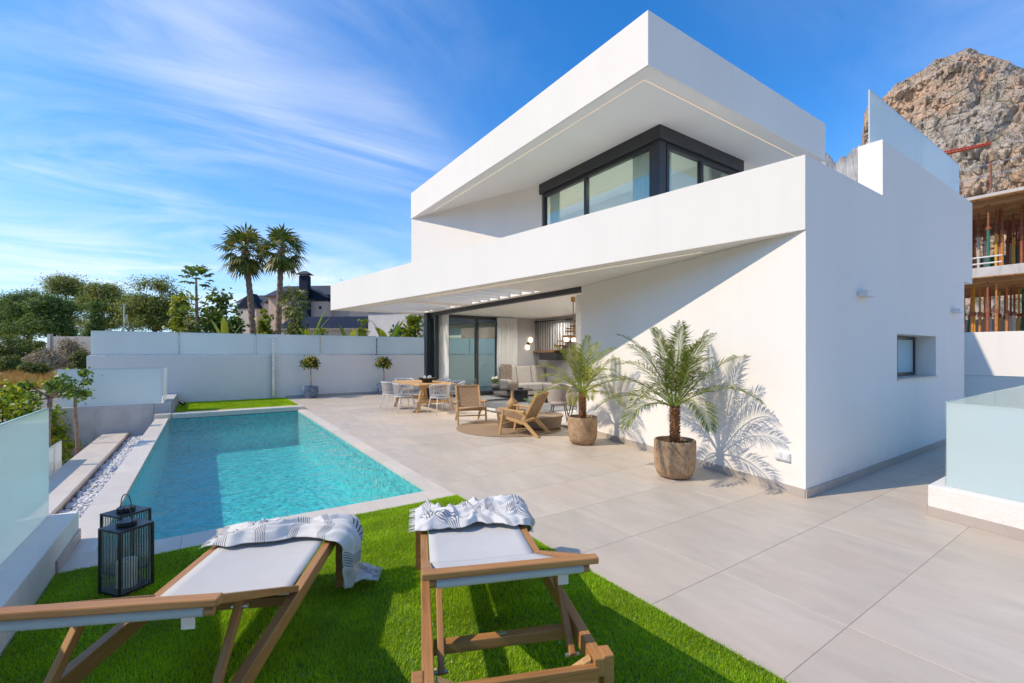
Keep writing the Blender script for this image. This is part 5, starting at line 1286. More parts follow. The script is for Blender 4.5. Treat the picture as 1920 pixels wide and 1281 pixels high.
for (lab, u, vt, hf, d, mt, ll, lw) in (('yellowish big leaved shrub left of the papaya trunk', 340, 552, 34, 25, YELLOWG, 0.26, 0.17), ('big leaved green shrub right of the papaya trunk', 406, 532, 44, 25.5, PAPAYA, 0.28, 0.17),
        ('low green shrub under the papaya tree', 360, 596, 34, 22.5, BUSHG, 0.22, 0.12), ('green shrub left of the left palm trunk', 440, 572, 28, 23, PAPAYA, 0.24, 0.13), ('yellow green shrub between the two palm trunks', 497, 584, 24, 22, YELLOWG, 0.26, 0.12),
        ('leafy green shrub right of the right palm trunk', 556, 580, 34, 23.5, BUSHG, 0.24, 0.11), ('small yellow green shrub beside the banana plant', 607, 612, 12, 20, YELLOWG, 0.18, 0.10), ('green shrub right of the second banana plant', 682, 606, 14, 20, YELLOWG, 0.2, 0.11),
        ('dense yellow green shrub left of the dark door post', 775, 580, 36, 20.5, YELLOWG, 0.2, 0.12), ('green shrub in front of the pale house', 742, 598, 28, 21, BUSHG, 0.2, 0.11)):
    bush_at('shrub', lab, u, vt, hf, d, mt, 110, 24, ll, lw, 'tropical shrubs behind the far wall')
def banana(label, u, d, v_top, hf, n, seed, base=GZ, mt=None, name='banana_plant'):
    x, y = ground_pt(u, d); px = d / FPX; H = level(v_top, d) - base; rs = random.Random(seed)
    e = thing(name, label, 'plant', (x, y, base), 0, 'banana plants behind the far wall'); m = MB(); sh = H * 0.66
    m.tube([(0, 0, 0), (0.03, 0, sh * 0.5), (0, 0.02, sh)], [0.13, 0.12, 0.08], 9); m.build('stem', BARK_PALE, e, smooth=True)
    L = MB()
    for i in range(n):
        az = i * 2.399 + rs.uniform(-.3, .3); out = hf * px * rs.uniform(0.7, 1.05); zt = H - sh; k_ = rs.uniform(0.35, 1.0); side = Vector((-math.sin(az), math.cos(az), 0)); dr = Vector((math.cos(az), math.sin(az), 0))
        P = []
        for j in range(8):
            f = j / 7; c_ = Vector((0, 0.02, sh * 0.96)) + dr * out * f ** 1.1 + Vector((0, 0, zt * k_ * (1.5 * f - 0.75 * f * f * (1.6 - k_)))); w = 0.16 * math.sin(math.pi * min(1, f * 0.96 + 0.06)) ** 0.7 * (0.25 if j == 0 else 1)
            P.append([c_ - side * w + Vector((0, 0, -w * 0.35)), c_, c_ + side * w + Vector((0, 0, -w * 0.35))])
        L.grid(np.array(P))
    L.build('leaves', mt or BANANA, e, smooth=True)
    return e
banana('banana plant with upright leaves under the dark chimney', 584, 20, 572, 34, 9, 1)
banana('banana plant before the dark roof, under the terrace tip', 656, 21, 588, 26, 8, 2)
banana('banana plant with arching leaves before the pale house', 728, 20, 586, 36, 11, 3)
banana('banana plant between the papaya and the left palm trunk', 424, 21, 588, 30, 9, 5)
banana('banana plant against the yellow green shrub by the door post', 762, 21, 596, 26, 8, 6)

# potted date palms on the terrace
t = NT('carved_mango_pot'); p = t.coord('obj')
n1 = t.noise(p, 7, 6, 0.65, 0.6); n2 = t.noise(p, 26, 4, 0.6); ch_ = t.n('ShaderNodeTexVoronoi', {'Vector': p, 'Scale': 17.0}).outputs['Distance']
c = t.mix(t.rng(n1, 0.3, 0.7), (0.30, 0.175, 0.085), (0.52, 0.345, 0.20)); c = t.mix(t.rng(n2, 0.5, 0.72, 0, 0.6), c, (0.14, 0.085, 0.05)); c = t.mix(t.rng(ch_, 0.0, 0.12, 0.5, 0), c, (0.15, 0.095, 0.055))
POT = t.done(t.bsdf(c, 0.85, t.bump(t.math('ADD', n1, ch_), 0.55, 0.012)))
SOIL = plain('potting_soil', (0.10, 0.065, 0.04), 0.95, 0.5, 30, 0.9, 80)
t = NT('fibrous_palm_trunk'); p = t.coord('obj'); n1 = t.noise(p, 40, 5, 0.6, stretch=(1, 1, 0.4))
TRK = t.done(t.bsdf(t.mix(t.rng(n1, 0.35, 0.65), (0.10, 0.042, 0.018), (0.46, 0.21, 0.085)), 0.9, t.bump(n1, 0.9, 0.02)))
STALK = plain('green_frond_stalk', (0.20, 0.27, 0.05), 0.5, 0.2, 6)
def potted_palm(label, loc, rz, trunk_top, nfr, length, seed, spread=1.0, leaf=ARECA):
    rs = random.Random(seed)
    e = thing('potted_palm', label, 'potted palm', (*loc, 0), rz, 'potted date palms on the terrace')
    prof = [(0.0, 0.0), (0.15, 0.0), (0.195, 0.03), (0.222, 0.10), (0.232, 0.20), (0.236, 0.35), (0.235, 0.425), (0.228, 0.435), (0.212, 0.435), (0.208, 0.42), (0.204, 0.37), (0.0, 0.37)]
    m = MB(); m.lathe(prof, 40); o = m.build('pot', POT, e, smooth=True, auto=True)
    m = MB(); V = [(0, 0, 0.405)]; fs = []
    for r_, k in ((0.1, 12), (0.2, 24)):
        for i in range(24): V.append((r_ * math.cos(i * math.pi / 12), r_ * math.sin(i * math.pi / 12), 0.395 + rs.uniform(-.012, .012)))
    for i in range(24): fs += [(0, 1 + i, 1 + (i + 1) % 24), (1 + i, 25 + i, 25 + (i + 1) % 24, 1 + (i + 1) % 24)]
    m.add(V, fs); m.build('soil', SOIL, e, smooth=True)
    m = MB(); m.tube([(0, 0, 0.36), (0.004, 0, 0.5), (0.0, 0.004, trunk_top)], [0.050, 0.052, 0.046], 14)
    tr = m.build('trunk', TRK, e, smooth=True)
    mm = MB(); n_ = 130                                                     # old leaf bases on the trunk
    for i in range(n_):
        f = i / n_; a = i * 2.399; z = 0.39 + (trunk_top - 0.40) * f; r_ = 0.047
        b_ = Vector((r_ * math.cos(a), r_ * math.sin(a), z)); dr = Vector((math.cos(a), math.sin(a), 1.1)).normalized(); sd = Vector((-math.sin(a), math.cos(a), 0))
        mm.add([b_ - sd * 0.013, b_ + sd * 0.013, b_ + dr * 0.035 + sd * 0.006, b_ + dr * 0.035 - sd * 0.006, b_ + Vector((0, 0, 0.02))], [(0, 1, 2, 3), (1, 4, 2), (0, 3, 4), (4, 3, 2)])
    mm.build('leaf_bases', TRK, tr, kind='stuff')
    base = Vector((0, 0, trunk_top - 0.01))
    for i in range(nfr):
        f = i / nfr; az = i * 2.399 + rs.uniform(-.25, .25); el = R(85) - R(74) * spread * f ** 1.1 + rs.uniform(-.07, .07); Lr = length * (0.80 + 0.28 * math.sin(math.pi * (0.25 + 0.65 * f))) * rs.uniform(0.9, 1.08)
        d0 = Vector((math.cos(az) * math.cos(el), math.sin(az) * math.cos(el), math.sin(el))); hor = Vector((math.cos(az), math.sin(az), 0)); pts = []; p_ = base + hor * 0.02; dcur = d0.copy(); seg = 16; droop = (0.045 + 0.06 * f) * rs.uniform(0.75, 1.3)
        for k in range(seg + 1):
            pts.append(p_.copy()); p_ = p_ + dcur * (Lr / seg); dcur = (dcur + Vector((0, 0, -1)) * droop * (0.2 + 1.6 * k / seg) + hor * 0.012).normalized()
        st = MB(); st.tube(pts, [0.0085 * (1 - 0.85 * k / seg) + 0.001 for k in range(seg + 1)], 5, caps=False); fo = st.build('frond', STALK, e, smooth=True)
        L = MB(); npair = 40
        for j in range(npair):
            s = 0.16 + 0.84 * j / (npair - 1); q = s * seg; k = min(seg - 1, int(q)); c_ = pts[k].lerp(pts[k + 1], q - k); tan = (pts[k + 1] - pts[k]).normalized()
            sd = tan.cross(Vector((0, 0, 1))); sd = sd.normalized() if sd.length > 0.05 else Vector((-math.sin(az), math.cos(az), 0)); up = sd.cross(tan).normalized()
            ll = length * 0.29 * math.sin(math.pi * min(0.97, 0.14 + 0.80 * s)) ** 0.8 * rs.uniform(0.8, 1.12)
            for sg in (-1, 1):
                dv = (tan * (0.62 + 0.5 * s) + sd * sg * 0.85 + up * rs.uniform(0.05, 0.35)).normalized(); wv = (tan.cross(dv)).cross(dv).normalized() * 0.0066 if tan.cross(dv).length > 1e-3 else up * 0.006
                mid = c_ + dv * ll * 0.5; end = c_ + dv * ll + Vector((0, 0, -ll * rs.uniform(0.10, 0.34))); L.add([c_, mid - wv, end, mid + wv], [(0, 1, 2, 3)])
        L.build('leaflets', leaf, fo, kind='stuff')
    return e
potted_palm('larger potted date palm nearer the wall corner, in a round wooden pot', (4.56, 3.33), 0.4, 0.83, 23, 0.98, 5, 1.0)
YARECA = leaf_mat('yellowing_palm_leaflet', [(0.10, 0.13, 0.015), (0.20, 0.24, 0.025), (0.32, 0.34, 0.05), (0.42, 0.38, 0.10)], 0.45, 0.4)
potted_palm('smaller yellowing potted date palm beside the sliding door', (4.99, 5.36), 1.7, 0.82, 19, 0.86, 9, 1.12, YARECA)

# flowering standards against the far wall
t = NT('blue_glazed_pot'); p = t.coord('obj'); n1 = t.noise(p, 9, 5, 0.6, 0.8)
c = t.ramp(n1, [(0.3, (0.035, 0.06, 0.12)), (0.5, (0.10, 0.15, 0.24)), (0.62, (0.22, 0.27, 0.36)), (0.72, (0.42, 0.46, 0.5))]); BLUEPOT = t.done(t.bsdf(c, 0.35, t.bump(n1, 0.5, 0.02)))
STDLEAF = leaf_mat('standard_leaf', [(0.03, 0.06, 0.012), (0.07, 0.11, 0.02), (0.13, 0.17, 0.03)], 0.4, 0.3)
def standard(label, loc, hc, rc, seed):
    e = thing('flowering_standard', label, 'potted plant', (*loc, 0), 0, 'yellow flowering standards in blue pots'); rs = random.Random(seed)
    m = MB(); m.lathe([(0, 0), (0.15, 0), (0.19, 0.06), (0.225, 0.22), (0.235, 0.37), (0.22, 0.38), (0.20, 0.36), (0.0, 0.34)], 32); m.build('pot', BLUEPOT, e, smooth=True, auto=True)
    m = MB(); m.tube([(0, 0, 0.33), (0.01, 0, 0.55), (0, 0, hc)], [0.02, 0.018, 0.014], 8); m.build('stem', BARK_PALE, e, smooth=True)
    P, N = blob_points([(0, 0, hc, rc, rc, rc * 0.85)], 90, 14, 0.10, 0.9, 0.1); V, F = leaf_quads(P, N, 0.075, 0.04); link('crown', fast_mesh('crown', V, F), STDLEAF, e)
    P, N = blob_points([(0, 0, hc, rc * 1.08, rc * 1.08, rc * 0.95)], 60, 5, 0.05, 0.9, 0.8); V, F = leaf_quads(P, N, 0.05, 0.04); link('flowers', fast_mesh('flowers', V, F), YFLOWER, e, )
    return e
standard('yellow flowering standard in blue pot, left of the pair at the far wall', (2.79, 15.60), 1.08, 0.23, 1)
standard('yellow flowering standard in blue pot, right of the pair behind the table', (5.16, 15.62), 1.05, 0.22, 2)
# leaves of the two indoor plants
P, N = blob_points([(0, 0, 0.26, 0.10, 0.10, 0.07)], 24, 8, 0.07, 0.9, 0.2); V, F = leaf_quads(P, N, 0.09, 0.035); link('leaves', fast_mesh('leaves', V, F), STDLEAF, PL)
P, N = blob_points([(0, 0, 0.32, 0.11, 0.11, 0.05)], 22, 6, 0.04, 0.9, 0.6); V, F = leaf_quads(P, N, 0.05, 0.04); link('flowers', fast_mesh('flowers', V, F), leaf_mat('white_petal', [(0.7, 0.7, 0.66), (0.8, 0.8, 0.76)], 0.6, 0.3), PL)
e = thing('leaf_vase', 'glass vase with bright green fern leaves on the lower side table', 'vase', (5.22, 6.98, 0.279))
m = MB(); m.lathe([(0.035, 0.0), (0.045, 0.02), (0.045, 0.14), (0.035, 0.16)], 20); m.build('glass', GLASS, e, smooth=True)
L = MB()
for i in range(9):
    az = i * 2.4; dr = Vector((math.cos(az), math.sin(az), 0))
    for j in range(9):
        f = 0.25 + 0.75 * j / 8; c_ = Vector((0, 0, 0.12)) + dr * 0.16 * f + Vector((0, 0, 0.26 * f - 0.10 * f * f))
        for sg in (-1, 1):
            sd = Vector((-dr.y, dr.x, 0)) * sg; L.add([c_, c_ + sd * 0.03 + dr * 0.008, c_ + sd * 0.05 + dr * 0.035, c_ + dr * 0.03], [(0, 1, 2, 3)])
L.build('fern_leaves', leaf_mat('fern_green', [(0.05, 0.20, 0.06), (0.12, 0.34, 0.12)], 0.4, 0.4), e)

# ---------------------------------------------------------------- neighbouring houses
SLATE = None
t = NT('slate_tiles'); p = t.coord('obj')
bk = t.n('ShaderNodeTexBrick', {'Vector': t.n('ShaderNodeMapping', {'Vector': p, 'Rotation': (R(90), 0, 0)}).outputs[0], 'Color1': (0.035, 0.038, 0.048, 1), 'Color2': (0.065, 0.066, 0.078, 1), 'Mortar': (0.02, 0.02, 0.025, 1), 'Scale': 2.2, 'Mortar Size': 0.03})
SLATE = t.done(t.bsdf(bk.outputs['Color'], 0.75, t.bump(bk.outputs['Fac'], 0.4, 0.03)))
NAVY = plain('navy_slate_cladding', (0.012, 0.020, 0.040), 0.7, 0.25, 5, 0.2, 20, Specular_IOR_Level=0.2)
PINKW = plain('pink_beige_render', (0.66, 0.47, 0.36), 0.9, 0.06, 2)
CREAM = plain('cream_render', (0.62, 0.55, 0.46), 0.9, 0.06, 2)
PALEH = plain('pale_grey_render', (0.62, 0.59, 0.58), 0.9, 0.06, 2)
DARKW = plain('dark_window_pane', (0.03, 0.035, 0.04), 0.15, 0.05, 4)
def frame_at(u, d, extra=0): 
    x, y = ground_pt(u, d); return (x, y, GZ), -YAW + extra
D = 46.0; s = D / FPX
loc, rz = frame_at(557, D, R(-6))
H = thing('neighbour_house', 'pink walled house with slate roof and tall dark chimney', 'house', loc, rz)
zr, ze, zw = level(527, D) - GZ, level(554, D) - GZ, level(592, D) - GZ
m = MB(); m.box(-3.3, 5.4, 0.3, 6.3, 0, ze - 0.05); m.build('wall', PINKW, H)
m = MB(); m.extrude([(-3.5, -0.1, ze), (-3.5, 3.3, zr), (-3.5, 6.7, ze), (-3.5, 6.7, ze - 0.12), (-3.5, 3.3, zr - 0.14), (-3.5, -0.1, ze - 0.12)], (9.1, 0, 0)); roof = m.build('roof', SLATE, H)
gx0, gx1, gz0, gz1 = (540 - 557) * s, (628 - 557) * s, level(567, D) - GZ, level(541, D) - GZ; gm = (gx0 + gx1) / 2
m = MB(); m.extrude([(gx0 + .15, -0.9, gz0), (gx1 - .15, -0.9, gz0), (gx1 - .15, -0.9, gz0 + 0.45), (gm, -0.9, gz1 - 0.1), (gx0 + .15, -0.9, gz0 + 0.45)], (0, 1.4, 0)); m.build('gable_cladding', NAVY, H)
m = MB(); m.extrude([(gx0, -1.05, gz0 + 0.40), (gm, -1.05, gz1 + 0.05), (gx1, -1.05, gz0 + 0.40), (gx1, -1.05, gz0 + 0.28), (gm, -1.05, gz1 - 0.09), (gx0, -1.05, gz0 + 0.28)], (0, 3.0, 0)); m.build('gable_roof', SLATE, H)
m = MB(); m.box(gx0 + .2, gx1 - .2, -0.8, 0.28, 0, gz0 - 0.01); m.build('gable_wall', PINKW, H)
cx0, cx1 = (578 - 557) * s, (594 - 557) * s; zc = level(522, D) - GZ
m = MB(); m.box(cx0, cx1, -1.55, -0.92, zw - 0.6, zc); ch_ = m.build('chimney', NAVY, H)
m = MB(); m.box(cx0 + .08, cx1 - .08, -1.47, -1.0, zc, zc + 0.12); cm = (cx0 + cx1) / 2; m.build('chimney_neck', STEEL, ch_)
m = MB(); m.add([(cx0 - .25, -1.8, zc + .12), (cx1 + .25, -1.8, zc + .12), (cx1 + .25, -0.67, zc + .12), (cx0 - .25, -0.67, zc + .12), (cm - .18, -1.3, zc + .48), (cm + .18, -1.3, zc + .48), (cm + .18, -1.15, zc + .48), (cm - .18, -1.15, zc + .48)], [(0, 3, 2, 1), (4, 5, 6, 7), (0, 1, 5, 4), (1, 2, 6, 5), (2, 3, 7, 6), (3, 0, 4, 7)]); m.build('chimney_cap', SLATE, ch_)
for u in (558, 611):
    m = MB(); q = (u - 557) * s; zz = level(579, D) - GZ; m.box(q - .14, q + .14, -0.82, -0.78, zz - .14, zz + .14); m.build('vent_window', DARKW, H)
m = MB(); q = (613 - 557) * s; m.tube([(q, 3.3, zr - .1), (q, 3.3, zr + 0.75)], 0.02, 6); m.bar((q - .28, 3.3, zr + .62), (q + .28, 3.3, zr + .55), 0.02, 0.02); m.build('aerial', STEEL, H)
loc, rz = frame_at(463, 52, R(-6)); s2 = 52 / FPX
H = thing('neighbour_house', 'smaller slate gabled house left of the left palm trunk', 'house', loc, rz)
zr, ze = level(549, 52) - GZ, level(568, 52) - GZ
m = MB(); m.box(-1.5, 1.9, 0.3, 4.5, 0, ze); m.build('wall', CREAM, H)
m = MB(); m.extrude([(-1.7, 0.1, ze), (-1.7, 2.4, zr), (-1.7, 4.7, ze), (-1.7, 2.4, ze + 0.3)], (3.8, 0, 0)); m.build('roof', SLATE, H)
m = MB(); m.extrude([(-1.0, -0.6, ze - 0.7), (1.8, -0.6, ze - 0.7), (0.7, -0.6, zr - 0.1)], (0, 1.4, 0)); m.build('gable_cladding', NAVY, H)
m = MB(); m.box(-0.7, 1.5, -0.5, 0.29, 0, ze - 0.71); m.build('porch_wall', CREAM, H)
D3 = 38.0; s3 = D3 / FPX
loc, rz = frame_at(615, D3, R(-4)); zr, ze = level(590, D3) - GZ, level(616, D3) - GZ
H = thing('neighbour_wing', 'long low house wing with dark navy slate roof', 'house', loc, rz)
m = MB(); m.box(-4.2, 3.1, 0.25, 4.0, 0, ze - 0.02); m.build('wall', CREAM, H)
m = MB(); m.extrude([(-4.4, -0.15, ze), (-4.4, 2.1, zr), (-4.4, 4.3, ze), (-4.4, 2.1, ze + 0.15)], (7.7, 0, 0)); m.build('roof', NAVY, H)
for i in range(36):
    m = MB(); m.tube([(-4.35 + i * 0.21, -0.16, ze - 0.05), (-4.35 + i * 0.21, 0.2, ze - 0.02)], 0.07, 6); m.build('eave_tile', CREAM, H)
loc, rz = frame_at(718, 36, R(-20)); s4 = 36 / FPX
H = thing('neighbour_house', 'pale grey house half hidden by banana plants', 'house', loc, rz)
zt = level(583, 36) - GZ
m = MB(); m.box(-1.4, 3.6, 0, 5, 0, zt); m.build('wall', PALEH, H)
m = MB(); m.box(-1.6, 3.8, -0.2, 5.2, zt, zt + 0.15); m.build('roof', NAVY, H)
for q, z in ((-0.9, 2.9), (0.7, 2.9)):
    e = thing('window'); e.parent = H; e.location = (q, 0, z)
    m = MB(); m.box(0, 0.7, -0.03, 0.03, 0, 0.9); m.build('frame', CHFR, e); m = MB(); m.box(0.07, 0.63, -0.045, -0.031, 0.07, 0.83); m.build('pane', DARKW, e)
loc, rz = frame_at(905, 26, R(-34))
H = thing('neighbour_house', 'cream house with brown garden wall seen through the far window', 'house', loc, rz)
m = MB(); m.box(-6, 6, 3.5, 8, 0, 5.0); m.build('wall', CREAM, H); m = MB(); m.box(-6.3, 6.3, 2.9, 8.3, 5.0, 5.7); m.build('roof', NAVY, H)
m = MB(); m.box(-1.6, 4.5, 0, 0.2, 0, 4.5); m.build('garden_wall', plain('brown_wall', (0.30, 0.19, 0.15), 0.9, 0.1, 2), H)
bush_at('flowering_bush', 'pink flowering bush beyond the brown garden wall', 930, 600, 12, 27.5, leaf_mat('pink_blossom', [(0.10, 0.16, 0.04), (0.45, 0.10, 0.22), (0.6, 0.22, 0.35)], 0.5, 0.3), 40, 20, 0.16, 0.12, None)
# gate pillar with low wall, lamp pole, sail mast
loc, rz = frame_at(94, 58, 0)
H = thing('gate_pillar', 'beige stone gate pillar with low wall among the brush', 'pillar', loc, rz)
m = MB(); m.box(-0.2, 0.2, -0.2, 0.2, 0, level(627, 58) - GZ); m.build('pillar', CREAM, H, bevel=0.02); m = MB(); m.box(0.21, 5.4, -0.1, 0.1, 0, level(631, 58) - GZ); m.build('low_wall', CREAM, H)
m = MB(); m.box(-0.12, 0.12, -0.215, -0.2, 1.9, 2.3); m.build('meter_box', DARKW, H)
for lab, u, d, vt, arm in (('thin grey lamp pole above the left glass fence', 232, 40, 572, 0.6), ('slanted sail mast beside the lamp pole', 209, 38, 590, 0)):
    loc, rz = frame_at(u, d); h = level(vt, d) - GZ; e = thing('mast' if not arm else 'lamp_pole', lab, 'pole', loc, rz); m = MB()
    if arm: m.tube([(0, 0, 0), (0, 0, h)], [0.06, 0.04], 8); m.build('pole', STEEL, e); m = MB(); m.box(-0.3, 0.1, -0.08, 0.08, h, h + 0.08); m.build('lamp_head', STEEL, e)
    else: m.tube([(-0.6, 0, 0), (1.3, 0, h)], [0.06, 0.05], 8); m.build('spar', STEEL, e); m = MB(); m.tube([(1.3, 0, h), (1.9, 0.3, 0)], 0.012, 5); m.build('stay_cable', STEEL, e)

# ---------------------------------------------------------------- unfinished building on the right
PLY = wood_mat('formwork_plywood', (0.30, 0.16, 0.07), (0.50, 0.30, 0.14), 0.7)
RUST = plain('rusty_prop', (0.28, 0.095, 0.045), 0.7, 0.25, 8); YEL = plain('yellow_prop', (0.62, 0.33, 0.03), 0.55, 0.15, 8); ORG = plain('orange_prop', (0.50, 0.19, 0.05), 0.6, 0.2, 8); GRN = plain('green_prop', (0.02, 0.16, 0.115), 0.55, 0.15, 8); PALEP = plain('pale_prop', (0.5, 0.42, 0.36), 0.6, 0.2, 8)
BX0, BX1, BY0, BY1 = 25.5, 34.0, -4.0, 11.0
SITE = thing('unfinished_building', 'unfinished concrete building on formwork props at right', 'building', (0, 0, 0))
zf = [0.0, 4.45, 7.45]
for z0, z1 in ((zf[1], zf[1] + 0.38), (zf[2] + 0.12, zf[2] + 0.26)):
    m = MB(); m.box(BX0, BX1, BY0, BY1, z0, z1); m.build('slab', CONC, SITE, bevel=0.02)
    for i in range(28):
        y0 = BY0 + 0.05 + i * 0.535
        m = MB(); m.box(BX0 - 0.12, BX1, y0, y0 + 0.50, z0 - 0.03, z0 - 0.003); m.build('formwork_board', PLY, SITE)
    for i in range(6):
        x0 = BX0 + 0.3 + i * 1.3
        m = MB(); m.box(x0, x0 + 0.12, BY0, BY1, z0 - 0.20, z0 - 0.032); m.build('formwork_beam', PLY, SITE)
m = MB(); m.box(BX0 - 0.1, BX1 + 3, BY0 - 2, BY1 + 2, -1.6, 1.2); m.build('plinth', CONC, SITE)
m = MB(); m.box(BX1 - 0.3, BX1, BY0, BY1, 1.2, 3.2); m.build('rear_wall', PALEH, SITE); 
NET = plain('green_debris_net', (0.10, 0.30, 0.24), 0.9, 0.3, 3)
m = MB(); m.box(BX1 - 0.05, BX1 - 0.02, 2.5, 8.5, zf[1] + 0.4, zf[1] + 2.0); m.build('debris_net', NET, SITE)
for i, y0 in enumerate((1.9, 4.2, 6.8)):
    m = MB(); m.tube([(BX0 + 0.1, y0, zf[2] + 0.42), (BX0 + 0.1, y0, zf[2] + 1.5)], 0.035, 8); m.build('guard_post', RUST, SITE)
for z in (zf[2] + 0.95, zf[2] + 1.4):
    m = MB(); m.tube([(BX0 + 0.1, BY0, z + 0.1), (BX0 + 0.1, BY1, z)], 0.016, 6); m.build('guard_rope', STEEL, SITE)
for z in (zf[1] + 0.55, zf[1] + 0.8):
    m = MB(); m.tube([(BX0 + 0.15, 3.9, z), (BX0 + 0.15, BY1, z)], 0.03, 6); m.build('guard_rail', CHFR, SITE)
rp = random.Random(5); mats = [YEL, ORG, RUST, ORG, GRN, PALEP, ORG, RUST, YEL]; protos = {}; cnt = {}
ORD = ['first', 'second', 'third', 'fourth', 'fifth', 'sixth', 'seventh', 'eighth', 'ninth', 'tenth', 'eleventh', 'twelfth']
for fl, (z0, z1) in enumerate(((1.2, zf[1] - 0.20), (zf[1] + 0.38, zf[2] - 0.08))):
    for i in range(26):
        mt = rp.choice(mats); key = (fl, mt.name); hgt = z1 - z0
        x = BX0 + 0.35 + 1.3 * rp.randrange(0, 5) + rp.uniform(-.12, .12); y = 0.124 * x + (25 - i) * 0.078 + rp.uniform(-.03, .03)
        tiltp = rp.choice((0, 0, 0, 0, 0.09)) if i % 4 == 0 else 0
        nmc = {'yellow_prop': 'yellow', 'orange_prop': 'orange', 'rusty_prop': 'rust red', 'green_prop': 'green', 'pale_prop': 'pale'}[mt.name]
        cnt[(nmc, fl)] = cnt.get((nmc, fl), 0) + 1; k_ = cnt[(nmc, fl)]
        lab = '%s %s formwork prop counted from the left, %s floor of the unfinished building' % (ORD[k_ - 1], nmc, ('lower', 'upper')[fl])
        if key not in protos:
            e = thing('formwork_prop', lab, 'prop', (x, y, z0), 0, '%s props %s' % (nmc, ('below', 'above')[fl]))
            m = MB(); m.tube([(0, 0, 0), (0, 0, hgt * 0.62)], 0.048, 8); m.build('outer_tube', mt, e, smooth=True, auto=True)
            m = MB(); m.tube([(0, 0, hgt * 0.55), (0, 0, hgt)], 0.034, 8); m.build('inner_tube', rp.choice((mt, RUST)), e, smooth=True, auto=True)
            m = MB(); m.tube([(0, 0, hgt * 0.60), (0, 0, hgt * 0.65)], 0.07, 8); m.bar((-0.12, 0, hgt * 0.62), (0.12, 0, hgt * 0.62), 0.02, 0.02); m.build('collar', RUST, e)
            protos[key] = e
        else:
            e = dup(protos[key], lab, (x, y, z0))
        e.rotation_euler = (tiltp, 0, rp.uniform(0, 6) if not tiltp else 0)
# crane jib beyond the villa
e = thing('crane', 'red lattice crane jib in front of the mountain', 'crane', (0, 0, 0))
def wpt(u, v, d): x, y = ground_pt(u, d); return Vector((x, y, level(v, d)))
a, b_ = wpt(1700, 305, 62), wpt(1857, 271, 58)
m = MB(); dv = (b_ - a); sd = dv.cross(Vector((0, 0, 1))).normalized() * 0.28
for o_ in (sd, -sd, Vector((0, 0, 0.5))): m.tube([a + o_, b_ + o_ * 0.4], 0.09, 6)
for i in range(24):
    p_, q_ = a.lerp(b_, i / 24), a.lerp(b_, (i + 1) / 24); m.tube([p_ + sd, q_ + Vector((0, 0, 0.45))], 0.035, 5); m.tube([p_ - sd, q_ + Vector((0, 0, 0.45))], 0.035, 5)
CRRED = plain('crane_red', (0.55, 0.09, 0.04), 0.5, 0.1, 4); m.build('jib', CRRED, e)
m = MB(); m.tube([a + dv * 0.0, Vector((a.x, a.y, GZ))], 0.35, 8); m.build('mast', CRRED, e)
m = MB(); c_ = wpt(1893, 345, 58); m.tube([b_, c_], 0.03, 5); m.build('cable', STEEL, e)

# ---------------------------------------------------------------- mountains
t = NT('limestone'); p = t.coord('pos'); geo = t.n('ShaderNodeNewGeometry')
n1 = t.noise(p, 0.012, 8, 0.62, 0.6); n2 = t.noise(p, 0.055, 7, 0.66, stretch=(1, 1, 0.7)); n3 = t.noise(p, 0.25, 6, 0.65)
cr = t.n('ShaderNodeTexVoronoi', {'Vector': t.n('ShaderNodeVectorMath', {0: p, 1: t.n('ShaderNodeTexNoise', {'Vector': p, 'Scale': 0.03, 'Detail': 4.0}).outputs['Color']}, operation='ADD').outputs[0], 'Scale': 0.075}, feature='DISTANCE_TO_EDGE').outputs['Distance']
c = t.mix(t.rng(n2, 0.35, 0.65), (0.38, 0.315, 0.255), (0.64, 0.55, 0.455))
c = t.mix(t.rng(n1, 0.45, 0.58, 0, 0.8), c, (0.70, 0.44, 0.27))
c = t.mix(t.rng(n3, 0.60, 0.76, 0, 0.5), c, (0.24, 0.215, 0.185))
c = t.mix(t.rng(cr, 0.0, 0.04, 0.45, 0), c, (0.17, 0.15, 0.13))
up = t.n('ShaderNodeSeparateXYZ', {0: geo.outputs['Normal']}).outputs[2]
veg = t.math('MULTIPLY', t.rng(up, 0.35, 0.7), t.rng(t.noise(p, 0.05, 6, 0.7), 0.45, 0.58))
c = t.mix(t.math('MULTIPLY', veg, 0.85), c, (0.11, 0.125, 0.055))
ROCK = t.done(t.bsdf(c, 0.95, t.bump(t.math('ADD', t.math('ADD', n2, t.math('MULTIPLY', n3, 0.4)), t.math('MULTIPLY', t.rng(cr, 0, 0.12), 0.3)), 1.0, 8.0), Specular_IOR_Level=0.1))
sil = [(1560, 420), (1588, 372), (1606, 330), (1612, 290), (1616, 258), (1621, 218), (1634, 198), (1655, 184), (1675, 166), (1700, 143), (1730, 125), (1760, 111), (1790, 99), (1806, 92), (1814, 87), (1830, 87), (1838, 95), (1855, 96), (1874, 98), (1893, 106), (1904, 118), (1925, 124), (1970, 140), (2060, 175), (2220, 260), (2500, 420), (2900, 560)]
XC = 720.0; Ys, Zs = [], []
for u, v in sil:
    dd_ = XC / (math.sin(YAW) + (u - CX) / FPX * math.cos(YAW)); Ys.append(dd_ * math.cos(YAW) - dd_ * (u - CX) / FPX * math.sin(YAW)); Zs.append(level(v, dd_))
Ys, Zs = np.array(Ys)[::-1], np.array(Zs)[::-1]
ny, ns = 380, 260
yv = np.concatenate([np.linspace(Ys[0], -60, 60), np.linspace(-60, Ys[-1], ny - 60)]); sv_ = np.linspace(0, 1, ns)
Yg, Sg = np.meshgrid(yv, sv_)
Hc = np.interp(Yg, Ys, Zs) + (fbm(Yg / 16, Yg * 0 + 3, 4, 2) - 0.5) * 8 * np.clip((np.interp(Yg, Ys, Zs) - 60) / 100, 0, 1)
